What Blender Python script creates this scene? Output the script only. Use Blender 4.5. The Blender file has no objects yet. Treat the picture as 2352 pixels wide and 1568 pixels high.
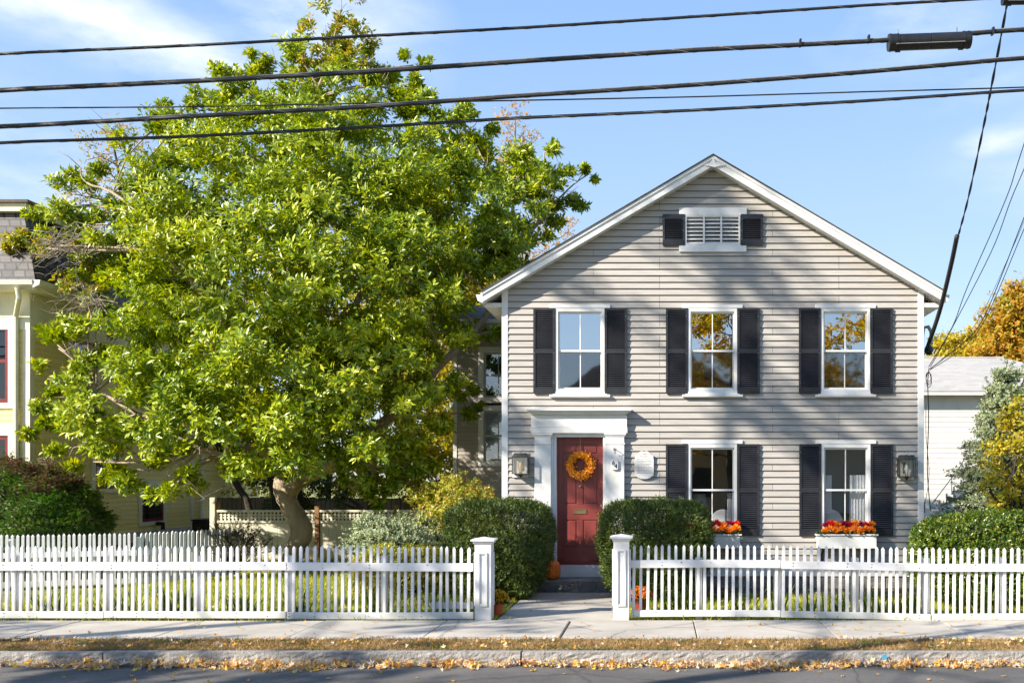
import bpy, math, random
import numpy as np
from mathutils import Vector
random.seed(7); RNG = np.random.default_rng(7)
SC = bpy.context.scene
COL = SC.collection
F = 2226.0; VX = 1515.0; VY = 1094.0; EYE = 2.05     # measured in a 2352 x 1568 view of the photograph
def X(px, Y): return (px - VX) * Y / F
def Z(py, Y): return EYE + (VY - py) * Y / F
def P3(px, py, Y): return (X(px, Y), Y, Z(py, Y))
U = random.uniform

# ------------------------------------------------------------------ materials
def mat(name):
    m = bpy.data.materials.new(name); m.use_nodes = True
    nt = m.node_tree; return m, nt, nt.nodes['Principled BSDF']
def N(nt, t, **k):
    n = nt.nodes.new(t)
    for a, b in k.items():
        if a in n.inputs.keys(): n.inputs[a].default_value = b
        else: setattr(n, a, b)
    return n
def ramp(nt, stops, fac=None):
    r = nt.nodes.new('ShaderNodeValToRGB'); e = r.color_ramp.elements
    while len(e) < len(stops): e.new(0.5)
    for i, (p, c) in enumerate(stops):
        e[i].position = p; e[i].color = (c[0], c[1], c[2], 1)
    if fac is not None: nt.links.new(fac, r.inputs[0])
    return r
def coords(nt, scale=(1, 1, 1)):
    g = nt.nodes.new('ShaderNodeNewGeometry')
    mp = nt.nodes.new('ShaderNodeMapping'); mp.inputs['Scale'].default_value = scale
    nt.links.new(g.outputs['Position'], mp.inputs['Vector']); return mp.outputs[0]
def noise(nt, scale, vec, detail=5, rough=0.6):
    n = nt.nodes.new('ShaderNodeTexNoise'); n.inputs['Scale'].default_value = scale
    n.inputs['Detail'].default_value = detail; n.inputs['Roughness'].default_value = rough
    nt.links.new(vec, n.inputs['Vector']); return n.outputs[0]
def bump(nt, b, h, strength, dist=0.01):
    n = nt.nodes.new('ShaderNodeBump'); n.inputs['Strength'].default_value = strength
    n.inputs['Distance'].default_value = dist
    nt.links.new(h, n.inputs['Height']); nt.links.new(n.outputs[0], b.inputs['Normal']); return n
def surf(name, c1, c2, scale=3.0, rough=0.6, bmp=0.2, bscale=60, stretch=(1, 1, 1), c3=None, dist=0.01, spec=0.5):
    m, nt, b = mat(name); v = coords(nt, stretch)
    st = [(0.35, c1), (0.65, c2)] if c3 is None else [(0.3, c1), (0.5, c2), (0.72, c3)]
    r = ramp(nt, st, noise(nt, scale, v)); nt.links.new(r.outputs[0], b.inputs['Base Color'])
    b.inputs['Roughness'].default_value = rough; b.inputs['Specular IOR Level'].default_value = spec
    if bmp: bump(nt, b, noise(nt, bscale, v), bmp, dist)
    return m
def g3(v): return (v, v, v)
def leafmat(name, cols, rough=0.45, trans=0.3, tcol=None, spec=0.5, patch=0.0, pscale=1.0):
    m, nt, b = mat(name)
    g = nt.nodes.new('ShaderNodeNewGeometry')
    fac = g.outputs['Random Per Island']
    if patch:
        nn = noise(nt, pscale, coords(nt), 3)
        mx = N(nt, 'ShaderNodeMix', data_type='FLOAT'); mx.inputs[0].default_value = patch
        rr = ramp(nt, [(0.35, g3(0)), (0.65, g3(1))], nn)
        nt.links.new(fac, mx.inputs[2]); nt.links.new(rr.outputs[0], mx.inputs[3]); fac = mx.outputs[0]
    n = len(cols)
    r = ramp(nt, [(i / (n - 1) if n > 1 else 0, c) for i, c in enumerate(cols)], fac)
    nt.links.new(r.outputs[0], b.inputs['Base Color'])
    b.inputs['Roughness'].default_value = rough; b.inputs['Specular IOR Level'].default_value = spec
    t = nt.nodes.new('ShaderNodeBsdfTranslucent')
    hs = nt.nodes.new('ShaderNodeHueSaturation'); hs.inputs['Saturation'].default_value = 1.1; hs.inputs['Value'].default_value = 1.5
    nt.links.new(r.outputs[0], hs.inputs['Color']); nt.links.new(hs.outputs[0], t.inputs[0])
    ms = nt.nodes.new('ShaderNodeMixShader'); ms.inputs[0].default_value = trans
    nt.links.new(b.outputs[0], ms.inputs[1]); nt.links.new(t.outputs[0], ms.inputs[2])
    nt.links.new(ms.outputs[0], nt.nodes['Material Output'].inputs[0]); return m
def boardmat(name, c1, c2, w, h, off=(0, 0, 0), mort=(0.05, 0.05, 0.05), msize=0.002, xz='X', rough=0.6, nz=0.12, squash=1.0, bmp=0.15, streak=(1.2, 1.2, 14)):
    """boards / shingles: a brick pattern laid in the plane of the wall"""
    m, nt, b = mat(name); g = nt.nodes.new('ShaderNodeNewGeometry')
    sp = nt.nodes.new('ShaderNodeSeparateXYZ'); nt.links.new(g.outputs['Position'], sp.inputs[0])
    cb = nt.nodes.new('ShaderNodeCombineXYZ')
    if xz == 'S':
        ad = N(nt, 'ShaderNodeMath', operation='ADD'); nt.links.new(sp.outputs[0], ad.inputs[0]); nt.links.new(sp.outputs[1], ad.inputs[1])
        nt.links.new(ad.outputs[0], cb.inputs[0])
    else: nt.links.new(sp.outputs['XYZ'.index(xz)], cb.inputs[0])
    so = N(nt, 'ShaderNodeMath', operation='SUBTRACT'); nt.links.new(sp.outputs[2], so.inputs[0]); so.inputs[1].default_value = off[2]
    nt.links.new(so.outputs[0], cb.inputs[1])
    br = nt.nodes.new('ShaderNodeTexBrick'); nt.links.new(cb.outputs[0], br.inputs['Vector'])
    br.inputs['Scale'].default_value = 1; br.inputs['Brick Width'].default_value = w; br.inputs['Row Height'].default_value = h
    br.inputs['Mortar Size'].default_value = msize; br.inputs['Mortar Smooth'].default_value = 0.0
    br.inputs['Color1'].default_value = (*c1, 1); br.inputs['Color2'].default_value = (*c2, 1); br.inputs['Mortar'].default_value = (*mort, 1)
    br.offset = 0.37; br.offset_frequency = 3 if w > 1 else 2
    v = coords(nt, streak); nn = noise(nt, 2.0, v)
    r = ramp(nt, [(0.25, g3(1 - nz)), (0.75, g3(1 + nz * 0.5))], nn)
    mx = N(nt, 'ShaderNodeMix', data_type='RGBA', blend_type='MULTIPLY'); mx.inputs[0].default_value = 1
    nt.links.new(br.outputs[0], mx.inputs[6]); nt.links.new(r.outputs[0], mx.inputs[7])
    nt.links.new(mx.outputs[2], b.inputs['Base Color']); b.inputs['Roughness'].default_value = rough
    bump(nt, b, noise(nt, 40, coords(nt, (1, 1, 6))), bmp, 0.004)
    return m
def glassmat(name, refl, tint=(0.5, 0.55, 0.58), rough=0.0):
    m, nt, b = mat(name)
    t = nt.nodes.new('ShaderNodeBsdfTransparent'); t.inputs[0].default_value = (*tint, 1)
    gl = nt.nodes.new('ShaderNodeBsdfGlossy'); gl.inputs['Roughness'].default_value = rough
    gl.inputs[0].default_value = (0.92, 0.96, 1, 1)
    nb = nt.nodes.new('ShaderNodeBump'); nb.inputs['Strength'].default_value = 0.05; nb.inputs['Distance'].default_value = 0.02
    nt.links.new(noise(nt, 2.5, coords(nt), 1), nb.inputs['Height']); nt.links.new(nb.outputs[0], gl.inputs['Normal'])
    ms = nt.nodes.new('ShaderNodeMixShader'); ms.inputs[0].default_value = refl
    nt.links.new(t.outputs[0], ms.inputs[1]); nt.links.new(gl.outputs[0], ms.inputs[2])
    nt.links.new(ms.outputs[0], nt.nodes['Material Output'].inputs[0]); return m

def paintmat(name, c, dirt, rough=0.45, chips=0.0, splash=0.0):
    """white paint with faint grime; chips > 0 adds small bare-wood flecks"""
    m, nt, b = mat(name); v = coords(nt)
    r = ramp(nt, [(0.3, dirt), (0.55, c)], noise(nt, 2.2, v, 6, 0.65))
    out = r.outputs[0]
    if chips:
        r2 = ramp(nt, [(0.70, g3(0)), (0.73, g3(1))], noise(nt, 9, coords(nt, (1.5, 1, 1)), 8, 0.75))
        mx = N(nt, 'ShaderNodeMix', data_type='RGBA'); nt.links.new(r2.outputs[0], mx.inputs[0])
        nt.links.new(out, mx.inputs[6]); mx.inputs[7].default_value = (0.22, 0.15, 0.1, 1)
        mm = N(nt, 'ShaderNodeMath', operation='MULTIPLY'); mm.inputs[1].default_value = chips
        nt.links.new(r2.outputs[0], mm.inputs[0]); nt.links.new(mm.outputs[0], mx.inputs[0]); out = mx.outputs[2]
    if splash:      # soil and algae splashed up the foot of the boards
        g = nt.nodes.new('ShaderNodeNewGeometry'); sp = nt.nodes.new('ShaderNodeSeparateXYZ'); nt.links.new(g.outputs['Position'], sp.inputs[0])
        n2 = N(nt, 'ShaderNodeMath', operation='MULTIPLY_ADD'); nt.links.new(noise(nt, 7, coords(nt, (1, 1, .4)), 6, .7), n2.inputs[0]); n2.inputs[1].default_value = -.42; nt.links.new(sp.outputs[2], n2.inputs[2])
        r3 = ramp(nt, [(0.0, g3(1)), (0.14, g3(0))], n2.outputs[0]); m3 = N(nt, 'ShaderNodeMath', operation='MULTIPLY'); nt.links.new(r3.outputs[0], m3.inputs[0]); m3.inputs[1].default_value = splash
        mx = N(nt, 'ShaderNodeMix', data_type='RGBA'); nt.links.new(m3.outputs[0], mx.inputs[0]); nt.links.new(out, mx.inputs[6]); mx.inputs[7].default_value = (0.22, 0.2, 0.13, 1); out = mx.outputs[2]
    nt.links.new(out, b.inputs['Base Color']); b.inputs['Roughness'].default_value = rough
    bump(nt, b, noise(nt, 70, coords(nt, (1, 1, 0.3)), 3), 0.12, 0.003); return m

EXPO = 0.1195
LAP0 = 0.37
MAT = {}
MAT['siding'] = boardmat('grey_siding_paint', (0.378, 0.354, 0.326), (0.42, 0.396, 0.366), 3.3, EXPO, (0, 0, LAP0), (0.12, 0.10, 0.085), 0.004, nz=.2)
MAT['ell'] = boardmat('ell_siding_paint', (0.385, 0.345, 0.31), (0.42, 0.385, 0.34), 3.0, 0.09, (0, 0, 0), (0.14, 0.12, 0.10), 0.002)
MAT['yellow'] = boardmat('yellow_siding_paint', (0.86, 0.70, 0.25), (0.92, 0.77, 0.31), 3.0, 0.115, (0, 0, 0), (0.4, 0.3, 0.12), 0.002, xz='S', nz=0.08)
MAT['cream'] = paintmat('cream_trim_paint', (0.80, 0.76, 0.58), (0.68, 0.63, 0.45))
MAT['creamfence'] = paintmat('cream_fence_paint', (0.72, 0.69, 0.54), (0.60, 0.56, 0.42))
MAT['white'] = paintmat('white_trim_paint', (0.72, 0.72, 0.71), (0.60, 0.59, 0.565))
MAT['fencewhite'] = paintmat('white_fence_paint', (0.73, 0.73, 0.74), (0.58, 0.57, 0.54), 0.5, 0.85, .22)
MAT['offwhite'] = paintmat('white_wall_paint', (0.64, 0.62, 0.58), (0.56, 0.545, 0.51))
MAT['shutter'] = surf('black_shutter_paint', (0.014, 0.015, 0.019), (0.024, 0.025, 0.03), 4, 0.42, 0.1)
MAT['red'] = surf('brick_red_door_paint', (0.19, 0.036, 0.030), (0.22, 0.045, 0.037), 3, 0.38, 0.05)
MAT['maroon'] = surf('maroon_sash_paint', (0.16, 0.012, 0.015), (0.2, 0.02, 0.02), 4, 0.4, 0)
MAT['roof'] = boardmat('dark_asphalt_shingle', (0.045, 0.043, 0.045), (0.075, 0.07, 0.07), 0.3, 0.12, msize=0.006, xz='Y', rough=0.9, nz=0.3)
MAT['slate'] = boardmat('slate_mansard', (0.04, 0.04, 0.05), (0.115, 0.105, 0.11), 0.25, 0.175, msize=0.018, mort=(0.008, 0.008, 0.01), xz='S', rough=0.6, nz=0.35)
MAT['greyroof'] = boardmat('light_grey_shingle', (0.33, 0.32, 0.30), (0.40, 0.385, 0.36), 0.32, 0.075, msize=0.004, mort=(0.3, 0.3, 0.29), xz='X', rough=0.9, nz=0.12)
MAT['glass_clear'] = glassmat('window_glass', 0.52)
MAT['glass_screen'] = glassmat('screened_window_glass', 0.22, (0.30, 0.30, 0.31), 0.03)
MAT['glass_low'] = glassmat('lower_window_glass', 0.15, (0.92, 0.93, 0.94))
MAT['glass_dark'] = glassmat('old_window_glass', 0.09, (0.3, 0.3, 0.3))
MAT['glass_lantern'] = glassmat('lantern_glass', 0.12, (0.9, 0.9, 0.88))
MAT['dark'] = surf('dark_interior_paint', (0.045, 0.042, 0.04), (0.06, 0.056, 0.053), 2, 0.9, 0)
MAT['curtain'] = surf('white_curtain_cloth', (0.7, 0.7, 0.7), (0.8, 0.8, 0.78), 6, 0.9, 0.2, 20, (8, 1, 0.4))
MAT['stone'] = surf('foundation_stone', (0.10, 0.095, 0.09), (0.26, 0.24, 0.21), 5, 0.9, 0.9, 22, c3=(0.17, 0.155, 0.14), dist=0.04)
MAT['granite'] = surf('granite_kerb', (0.15, 0.14, 0.13), (0.33, 0.315, 0.295), 7, 0.85, 0.9, 30, c3=(0.25, 0.225, 0.20), dist=0.03)
MAT['step'] = surf('old_stone_step', (0.07, 0.075, 0.08), (0.2, 0.19, 0.18), 3, 0.85, 0.5, 40, c3=(0.11, 0.11, 0.115))
MAT['bronze'] = surf('aged_bronze', (0.045, 0.04, 0.032), (0.09, 0.082, 0.065), 8, 0.5, 0.1)
for k in ('bronze',): MAT[k].node_tree.nodes['Principled BSDF'].inputs['Metallic'].default_value = 0.4
MAT['brass'] = surf('worn_brass', (0.35, 0.27, 0.14), (0.45, 0.36, 0.2), 8, 0.35, 0)
MAT['brass'].node_tree.nodes['Principled BSDF'].inputs['Metallic'].default_value = 0.9
MAT['steel'] = surf('dull_nickel', (0.4, 0.39, 0.37), (0.5, 0.49, 0.47), 8, 0.35, 0)
MAT['steel'].node_tree.nodes['Principled BSDF'].inputs['Metallic'].default_value = 0.9
MAT['candle'] = surf('white_candle_glass', (0.7, 0.7, 0.66), (0.8, 0.8, 0.75), 8, 0.2, 0)
MAT['amber'] = surf('amber_glass', (0.8, 0.42, 0.08), (0.85, 0.55, 0.15), 8, 0.2, 0)
MAT['ink'] = surf('black_lettering', (0.015, 0.015, 0.015), (0.03, 0.03, 0.03), 8, 0.5, 0)
MAT['greyink'] = surf('grey_lettering', (0.13, 0.13, 0.135), (0.18, 0.18, 0.18), 8, 0.5, 0)
MAT['goldink'] = surf('gold_lettering', (0.35, 0.28, 0.14), (0.4, 0.32, 0.16), 8, 0.5, 0)
MAT['pumpkin'] = surf('pumpkin_skin', (0.72, 0.15, 0.012), (0.82, 0.22, 0.02), 5, 0.42, 0.1)
MAT['stem'] = surf('pumpkin_stem', (0.12, 0.11, 0.05), (0.2, 0.17, 0.08), 20, 0.8, 0.3)
MAT['potorange'] = surf('orange_pot_plastic', (0.5, 0.08, 0.02), (0.58, 0.11, 0.03), 5, 0.5, 0.05)
MAT['potred'] = surf('dark_red_pot', (0.16, 0.02, 0.015), (0.2, 0.03, 0.02), 5, 0.5, 0.05)
MAT['cable'] = surf('black_cable_rubber', (0.008, 0.009, 0.011), (0.018, 0.019, 0.022), 14, 0.5, 0.2, 40)
MAT['plastic'] = surf('black_plastic', (0.006, 0.007, 0.010), (0.015, 0.016, 0.02), 5, 0.45, 0.15, 30)
MAT['wire'] = surf('galvanised_wire', (0.16, 0.16, 0.165), (0.25, 0.25, 0.25), 14, 0.4, 0)
MAT['bark'] = surf('grey_tan_bark', (0.17, 0.125, 0.075), (0.40, 0.32, 0.225), 2.6, 0.85, 0.8, 16, (1, 1, 0.5), (0.28, 0.22, 0.15), 0.05)
MAT['darkbark'] = surf('dark_bark', (0.03, 0.024, 0.018), (0.09, 0.072, 0.055), 3, 0.9, 0.8, 18, (1, 1, 0.4), dist=0.04)
MAT['twig'] = surf('grey_twig', (0.2, 0.165, 0.13), (0.33, 0.28, 0.23), 6, 0.9, 0)
MAT['brownwood'] = boardmat('brown_stockade_wood', (0.27, 0.2, 0.14), (0.34, 0.26, 0.19), 0.14, 5.0, msize=0.008, mort=(0.06, 0.04, 0.03), xz='X', rough=0.85, nz=0.35, streak=(14, 1, 1.2))
MAT['postwood'] = surf('cedar_post_wood', (0.22, 0.12, 0.05), (0.34, 0.19, 0.085), 5, 0.8, 0.4, 30, (6, 6, 0.6))
def ground_mat(name, c1, c2, stain, speck, bst, rough=.88, sscale=.5):
    m, nt, b = mat(name); v = coords(nt)
    def mul(a, b_, f=1):
        x = N(nt, 'ShaderNodeMix', data_type='RGBA', blend_type='MULTIPLY'); x.inputs[0].default_value = f
        nt.links.new(a, x.inputs[6]); nt.links.new(b_, x.inputs[7]); return x.outputs[2]
    base = ramp(nt, [(0.3, c1), (0.7, c2)], noise(nt, 1.4, v, 6)).outputs[0]
    st = ramp(nt, [(0.38, g3(stain)), (0.6, g3(1))], noise(nt, sscale, coords(nt, (1, 2.2, 1)), 8, .7)).outputs[0]
    sp_ = ramp(nt, [(0.3, g3(1 - speck)), (0.7, g3(1 + speck))], noise(nt, 55, v, 3, .8)).outputs[0]
    vo = nt.nodes.new('ShaderNodeTexVoronoi'); vo.feature = 'DISTANCE_TO_EDGE'; vo.inputs['Scale'].default_value = .42
    wn = N(nt, 'ShaderNodeMix', data_type='RGBA'); wn.inputs[0].default_value = .12
    n3 = nt.nodes.new('ShaderNodeTexNoise'); n3.inputs['Scale'].default_value = 3; n3.inputs['Detail'].default_value = 6; nt.links.new(v, n3.inputs['Vector'])
    nt.links.new(v, wn.inputs[6]); nt.links.new(n3.outputs[1], wn.inputs[7]); nt.links.new(wn.outputs[2], vo.inputs['Vector'])
    ck = ramp(nt, [(0.0, g3(.3)), (0.009, g3(1))], vo.outputs[0]).outputs[0]
    nt.links.new(mul(mul(mul(base, st), sp_), ck, .6), b.inputs['Base Color']); b.inputs['Roughness'].default_value = rough
    bump(nt, b, noise(nt, 130, v), bst, .006); return m
MAT['asphalt'] = ground_mat('asphalt', (0.090, 0.086, 0.082), (0.138, 0.130, 0.12), .72, .35, .9)
MAT['concrete'] = ground_mat('sidewalk_concrete', (0.37, 0.34, 0.295), (0.49, 0.45, 0.39), .8, .10, .4, .92)
MAT['soil'] = surf('dark_soil', (0.05, 0.037, 0.025), (0.12, 0.09, 0.06), 5, 0.95, 1.0, 20, dist=0.03)
MAT['lawnbase'] = surf('lawn_soil', (0.14, 0.15, 0.03), (0.28, 0.27, 0.06), 2.5, 0.95, 0.8, 40, dist=0.02)
MAT['vergebase'] = surf('verge_soil', (0.10, 0.07, 0.035), (0.22, 0.15, 0.07), 4, 0.95, 0.8, 40, dist=0.02)
MAT['grass'] = leafmat('lawn_grass', [(0.15, 0.20, 0.012), (0.30, 0.35, 0.02), (0.45, 0.47, 0.03), (0.62, 0.54, 0.08)], 0.5, 0.35, patch=0.5, pscale=1.5)
MAT['vergegrass'] = leafmat('dry_verge_grass', [(0.06, 0.1, 0.02), (0.17, 0.145, 0.04), (0.31, 0.18, 0.065), (0.38, 0.27, 0.11), (0.26, 0.12, 0.045)], 0.7, 0.2, patch=0.7, pscale=2.2)
MAT['litter'] = leafmat('fallen_leaf_litter', [(0.66, 0.52, 0.33), (0.72, 0.34, 0.03), (0.70, 0.60, 0.44), (0.60, 0.26, 0.05), (0.74, 0.48, 0.06), (0.74, 0.66, 0.52), (0.50, 0.36, 0.22)], 0.6, 0.25)
MAT['goldgreen'] = leafmat('gold_green_leaf', [(0.18, 0.25, 0.02), (0.36, 0.38, 0.025), (0.58, 0.47, 0.03), (0.52, 0.32, 0.02), (0.28, 0.34, 0.02), (0.15, 0.22, 0.02)], 0.45, 0.35, patch=0.4, pscale=1.5)
MAT['magnolia'] = leafmat('magnolia_leaf', [(0.065, 0.14, 0.006), (0.14, 0.22, 0.008), (0.27, 0.35, 0.010), (0.43, 0.47, 0.014), (0.62, 0.58, 0.025)], 0.36, 0.26, spec=0.55, patch=0.3, pscale=0.7)
MAT['magnolia_y'] = leafmat('yellowing_magnolia_leaf', [(0.12, 0.2, 0.013), (0.26, 0.32, 0.02), (0.42, 0.36, 0.025), (0.45, 0.26, 0.03)], 0.4, 0.35)
MAT['yellowgreen'] = leafmat('yellow_green_leaf', [(0.16, 0.21, 0.02), (0.33, 0.34, 0.03), (0.5, 0.42, 0.04), (0.6, 0.42, 0.05), (0.2, 0.26, 0.02)], 0.5, 0.45)
MAT['finegold'] = leafmat('fine_gold_leaf', [(0.24, 0.26, 0.03), (0.45, 0.36, 0.04), (0.42, 0.24, 0.06), (0.3, 0.18, 0.08)], 0.5, 0.4)
MAT['orange'] = leafmat('orange_autumn_leaf', [(0.10, 0.15, 0.02), (0.24, 0.25, 0.025), (0.46, 0.32, 0.02), (0.46, 0.20, 0.02), (0.42, 0.36, 0.03), (0.16, 0.2, 0.02)], 0.5, 0.45, patch=0.5, pscale=0.9)
MAT['gold'] = leafmat('golden_leaf', [(0.36, 0.28, 0.02), (0.56, 0.40, 0.03), (0.5, 0.28, 0.02)], 0.5, 0.45)
MAT['peach'] = leafmat('peach_leaf', [(0.55, 0.38, 0.12), (0.6, 0.33, 0.12), (0.42, 0.3, 0.08)], 0.5, 0.4)
MAT['yew'] = leafmat('yew_needle', [(0.018, 0.04, 0.006), (0.04, 0.075, 0.008), (0.085, 0.125, 0.012), (0.20, 0.22, 0.022)], 0.5, 0.15, patch=0.25, pscale=2)
MAT['privet'] = leafmat('privet_leaf', [(0.03, 0.07, 0.01), (0.06, 0.13, 0.012), (0.12, 0.19, 0.015), (0.28, 0.26, 0.02)], 0.3, 0.25, spec=0.6)
MAT['spruce'] = leafmat('blue_spruce_needle', [(0.12, 0.18, 0.09), (0.21, 0.28, 0.15), (0.30, 0.37, 0.21), (0.40, 0.45, 0.24), (0.38, 0.32, 0.14)], 0.5, 0.12)
MAT['maple'] = leafmat('weeping_maple_leaf', [(0.04, 0.11, 0.01), (0.07, 0.17, 0.015), (0.09, 0.15, 0.02), (0.12, 0.08, 0.03)], 0.5, 0.3, patch=0.3, pscale=1.2)
MAT['maple_red'] = leafmat('weeping_maple_dark_leaf', [(0.12, 0.05, 0.04), (0.16, 0.075, 0.05), (0.10, 0.08, 0.03), (0.06, 0.10, 0.02)], 0.5, 0.3)
MAT['andromeda'] = leafmat('andromeda_leaf', [(0.2, 0.28, 0.03), (0.38, 0.42, 0.04), (0.48, 0.46, 0.06), (0.55, 0.26, 0.06)], 0.4, 0.3)
MAT['smalldark'] = leafmat('small_dark_leaf', [(0.03, 0.04, 0.015), (0.06, 0.07, 0.02), (0.12, 0.08, 0.03)], 0.5, 0.2)
MAT['rhodo'] = leafmat('rhododendron_leaf', [(0.02, 0.05, 0.01), (0.04, 0.09, 0.012), (0.08, 0.13, 0.02)], 0.35, 0.15)
MAT['blade'] = leafmat('strap_leaf', [(0.05, 0.11, 0.02), (0.10, 0.18, 0.03), (0.2, 0.27, 0.04)], 0.4, 0.25)
MAT['mumorange'] = leafmat('orange_mum_petal', [(0.75, 0.18, 0.01), (0.8, 0.3, 0.02)], 0.6, 0.3)
MAT['mumyellow'] = leafmat('yellow_mum_petal', [(0.6, 0.34, 0.02), (0.7, 0.42, 0.03), (0.35, 0.25, 0.04)], 0.6, 0.3)
MAT['wreathleaf'] = leafmat('wreath_leaf', [(0.80, 0.27, 0.008), (0.85, 0.38, 0.012), (0.85, 0.50, 0.03), (0.7, 0.15, 0.008)], 0.5, 0.3)
MAT['petred'] = leafmat('red_petal', [(0.6, 0.015, 0.01), (0.75, 0.04, 0.015)], 0.5, 0.25)
MAT['petmag'] = leafmat('magenta_petal', [(0.28, 0.01, 0.05), (0.45, 0.03, 0.12)], 0.5, 0.25)
MAT['petorange'] = leafmat('orange_petal', [(0.8, 0.22, 0.01), (0.85, 0.36, 0.02)], 0.5, 0.25)
MAT['flowergreen'] = leafmat('flower_foliage', [(0.03, 0.08, 0.01), (0.06, 0.14, 0.02)], 0.5, 0.2)
MAT['bluepaint'] = surf('blue_marking_paint', (0.05, 0.25, 0.4), (0.08, 0.32, 0.5), 40, 0.7, 0)
MAT['tile'] = surf('brown_roof_shingle', (0.09, 0.07, 0.06), (0.13, 0.1, 0.085), 6, 0.9, 0.2)
MAT['tan'] = surf('tan_wall_paint', (0.42, 0.3, 0.2), (0.47, 0.34, 0.23), 3, 0.8, 0)
MAT['metalgrey'] = surf('grey_meter_metal', (0.35, 0.36, 0.37), (0.42, 0.43, 0.44), 6, 0.5, 0)

# ------------------------------------------------------------------ objects
def meta(o, label=None, cat=None, group=None, kind=None):
    for k, v in (('label', label), ('category', cat), ('group', group), ('kind', kind)):
        if v: o[k] = v
    return o
def thing(name, label, cat, loc=(0, 0, 0), group=None):
    o = bpy.data.objects.new(name, None); COL.objects.link(o); o.location = loc
    o.empty_display_size = 0.1
    return meta(o, label, cat, group)
def worldloc(p):
    v = Vector((0, 0, 0))
    while p is not None: v += Vector(p.location); p = p.parent
    return v
def link(name, me, mats, parent=None, at=None):
    for m in (mats if isinstance(mats, (list, tuple)) else [mats]): me.materials.append(MAT[m] if isinstance(m, str) else m)
    o = bpy.data.objects.new(name, me); COL.objects.link(o)
    if parent is not None:
        o.parent = parent; o.location = -worldloc(parent)
    if at is not None:                       # give a stand-alone mesh its origin at its own base
        me.transform(__import__('mathutils').Matrix.Translation(-Vector(at))); o.location = Vector(at) - (worldloc(parent) if parent else Vector((0, 0, 0)))
    return o
class MB:
    def __init__(s): s.v = []; s.f = []; s.mi = []; s.cur = 0; s.smooth = False
    def add(s, vs, fs):
        n = len(s.v); s.v += [tuple(p) for p in vs]
        for f in fs: s.f.append(tuple(i + n for i in f)); s.mi.append(s.cur)
        return s
    def box(s, x0, x1, y0, y1, z0, z1):
        v = [(x, y, z) for z in (z0, z1) for y in (y0, y1) for x in (x0, x1)]
        return s.add(v, [(0, 2, 3, 1), (4, 5, 7, 6), (0, 1, 5, 4), (2, 6, 7, 3), (0, 4, 6, 2), (1, 3, 7, 5)])
    def prism(s, poly, axis, a, b):
        """poly: 2-D outline (counter-clockwise) pushed along an axis"""
        n = len(poly)
        def mk(p, t):
            if axis == 'y': return (p[0], t, p[1])
            if axis == 'x': return (t, p[0], p[1])
            return (p[0], p[1], t)
        v = [mk(p, a) for p in poly] + [mk(p, b) for p in poly]
        f = [tuple(range(n)), tuple(range(2 * n - 1, n - 1, -1))]
        f += [(i, i + n, (i + 1) % n + n, (i + 1) % n) for i in range(n)]
        return s.add(v, f)
    def tube(s, pts, rad, n=8, cap=True):
        pts = [Vector(p) for p in pts]; m = len(pts)
        rad = [rad] * m if isinstance(rad, (int, float)) else rad
        vs = []; up = None
        for i, p in enumerate(pts):
            d = (pts[min(i + 1, m - 1)] - pts[max(i - 1, 0)]).normalized()
            if up is None: up = d.orthogonal().normalized()
            u = (up - d * up.dot(d)); u = u.normalized() if u.length > 1e-6 else d.orthogonal().normalized(); up = u
            w = d.cross(u)
            for k in range(n):
                a = 2 * math.pi * k / n; vs.append(p + (u * math.cos(a) + w * math.sin(a)) * rad[i])
        fs = [(i * n + k, i * n + (k + 1) % n, (i + 1) * n + (k + 1) % n, (i + 1) * n + k) for i in range(m - 1) for k in range(n)]
        if cap: fs += [tuple(range(n - 1, -1, -1)), tuple(range((m - 1) * n, m * n))]
        return s.add(vs, fs)
    def lathe(s, prof, c, n=24, rib=0, ribn=10):
        vs = []; m = len(prof)
        for (r, z) in prof:
            for k in range(n):
                a = 2 * math.pi * k / n; rr = r * (1 - rib * (1 - abs(math.cos(a * ribn / 2))) )
                vs.append((c[0] + rr * math.cos(a), c[1] + rr * math.sin(a), c[2] + z))
        fs = [(i * n + k, i * n + (k + 1) % n, (i + 1) * n + (k + 1) % n, (i + 1) * n + k) for i in range(m - 1) for k in range(n)]
        fs += [tuple(range(n - 1, -1, -1)), tuple(range((m - 1) * n, m * n))]
        return s.add(vs, fs)
    def build(s, name, mats, parent=None, at=None, smooth=False):
        me = bpy.data.meshes.new(name); me.from_pydata(s.v, [], s.f)
        if any(s.mi): me.polygons.foreach_set('material_index', s.mi)
        if smooth: me.polygons.foreach_set('use_smooth', [True] * len(me.polygons))
        me.update(); return link(name, me, mats, parent, at)
def box(name, m, parent, *a, **k): return MB().box(*a).build(name, m, parent, **k)
def bevel(o, w=0.006, seg=2):
    b = o.modifiers.new('edge', 'BEVEL'); b.width = w; b.segments = seg; b.limit_method = 'ANGLE'; return o

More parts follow.
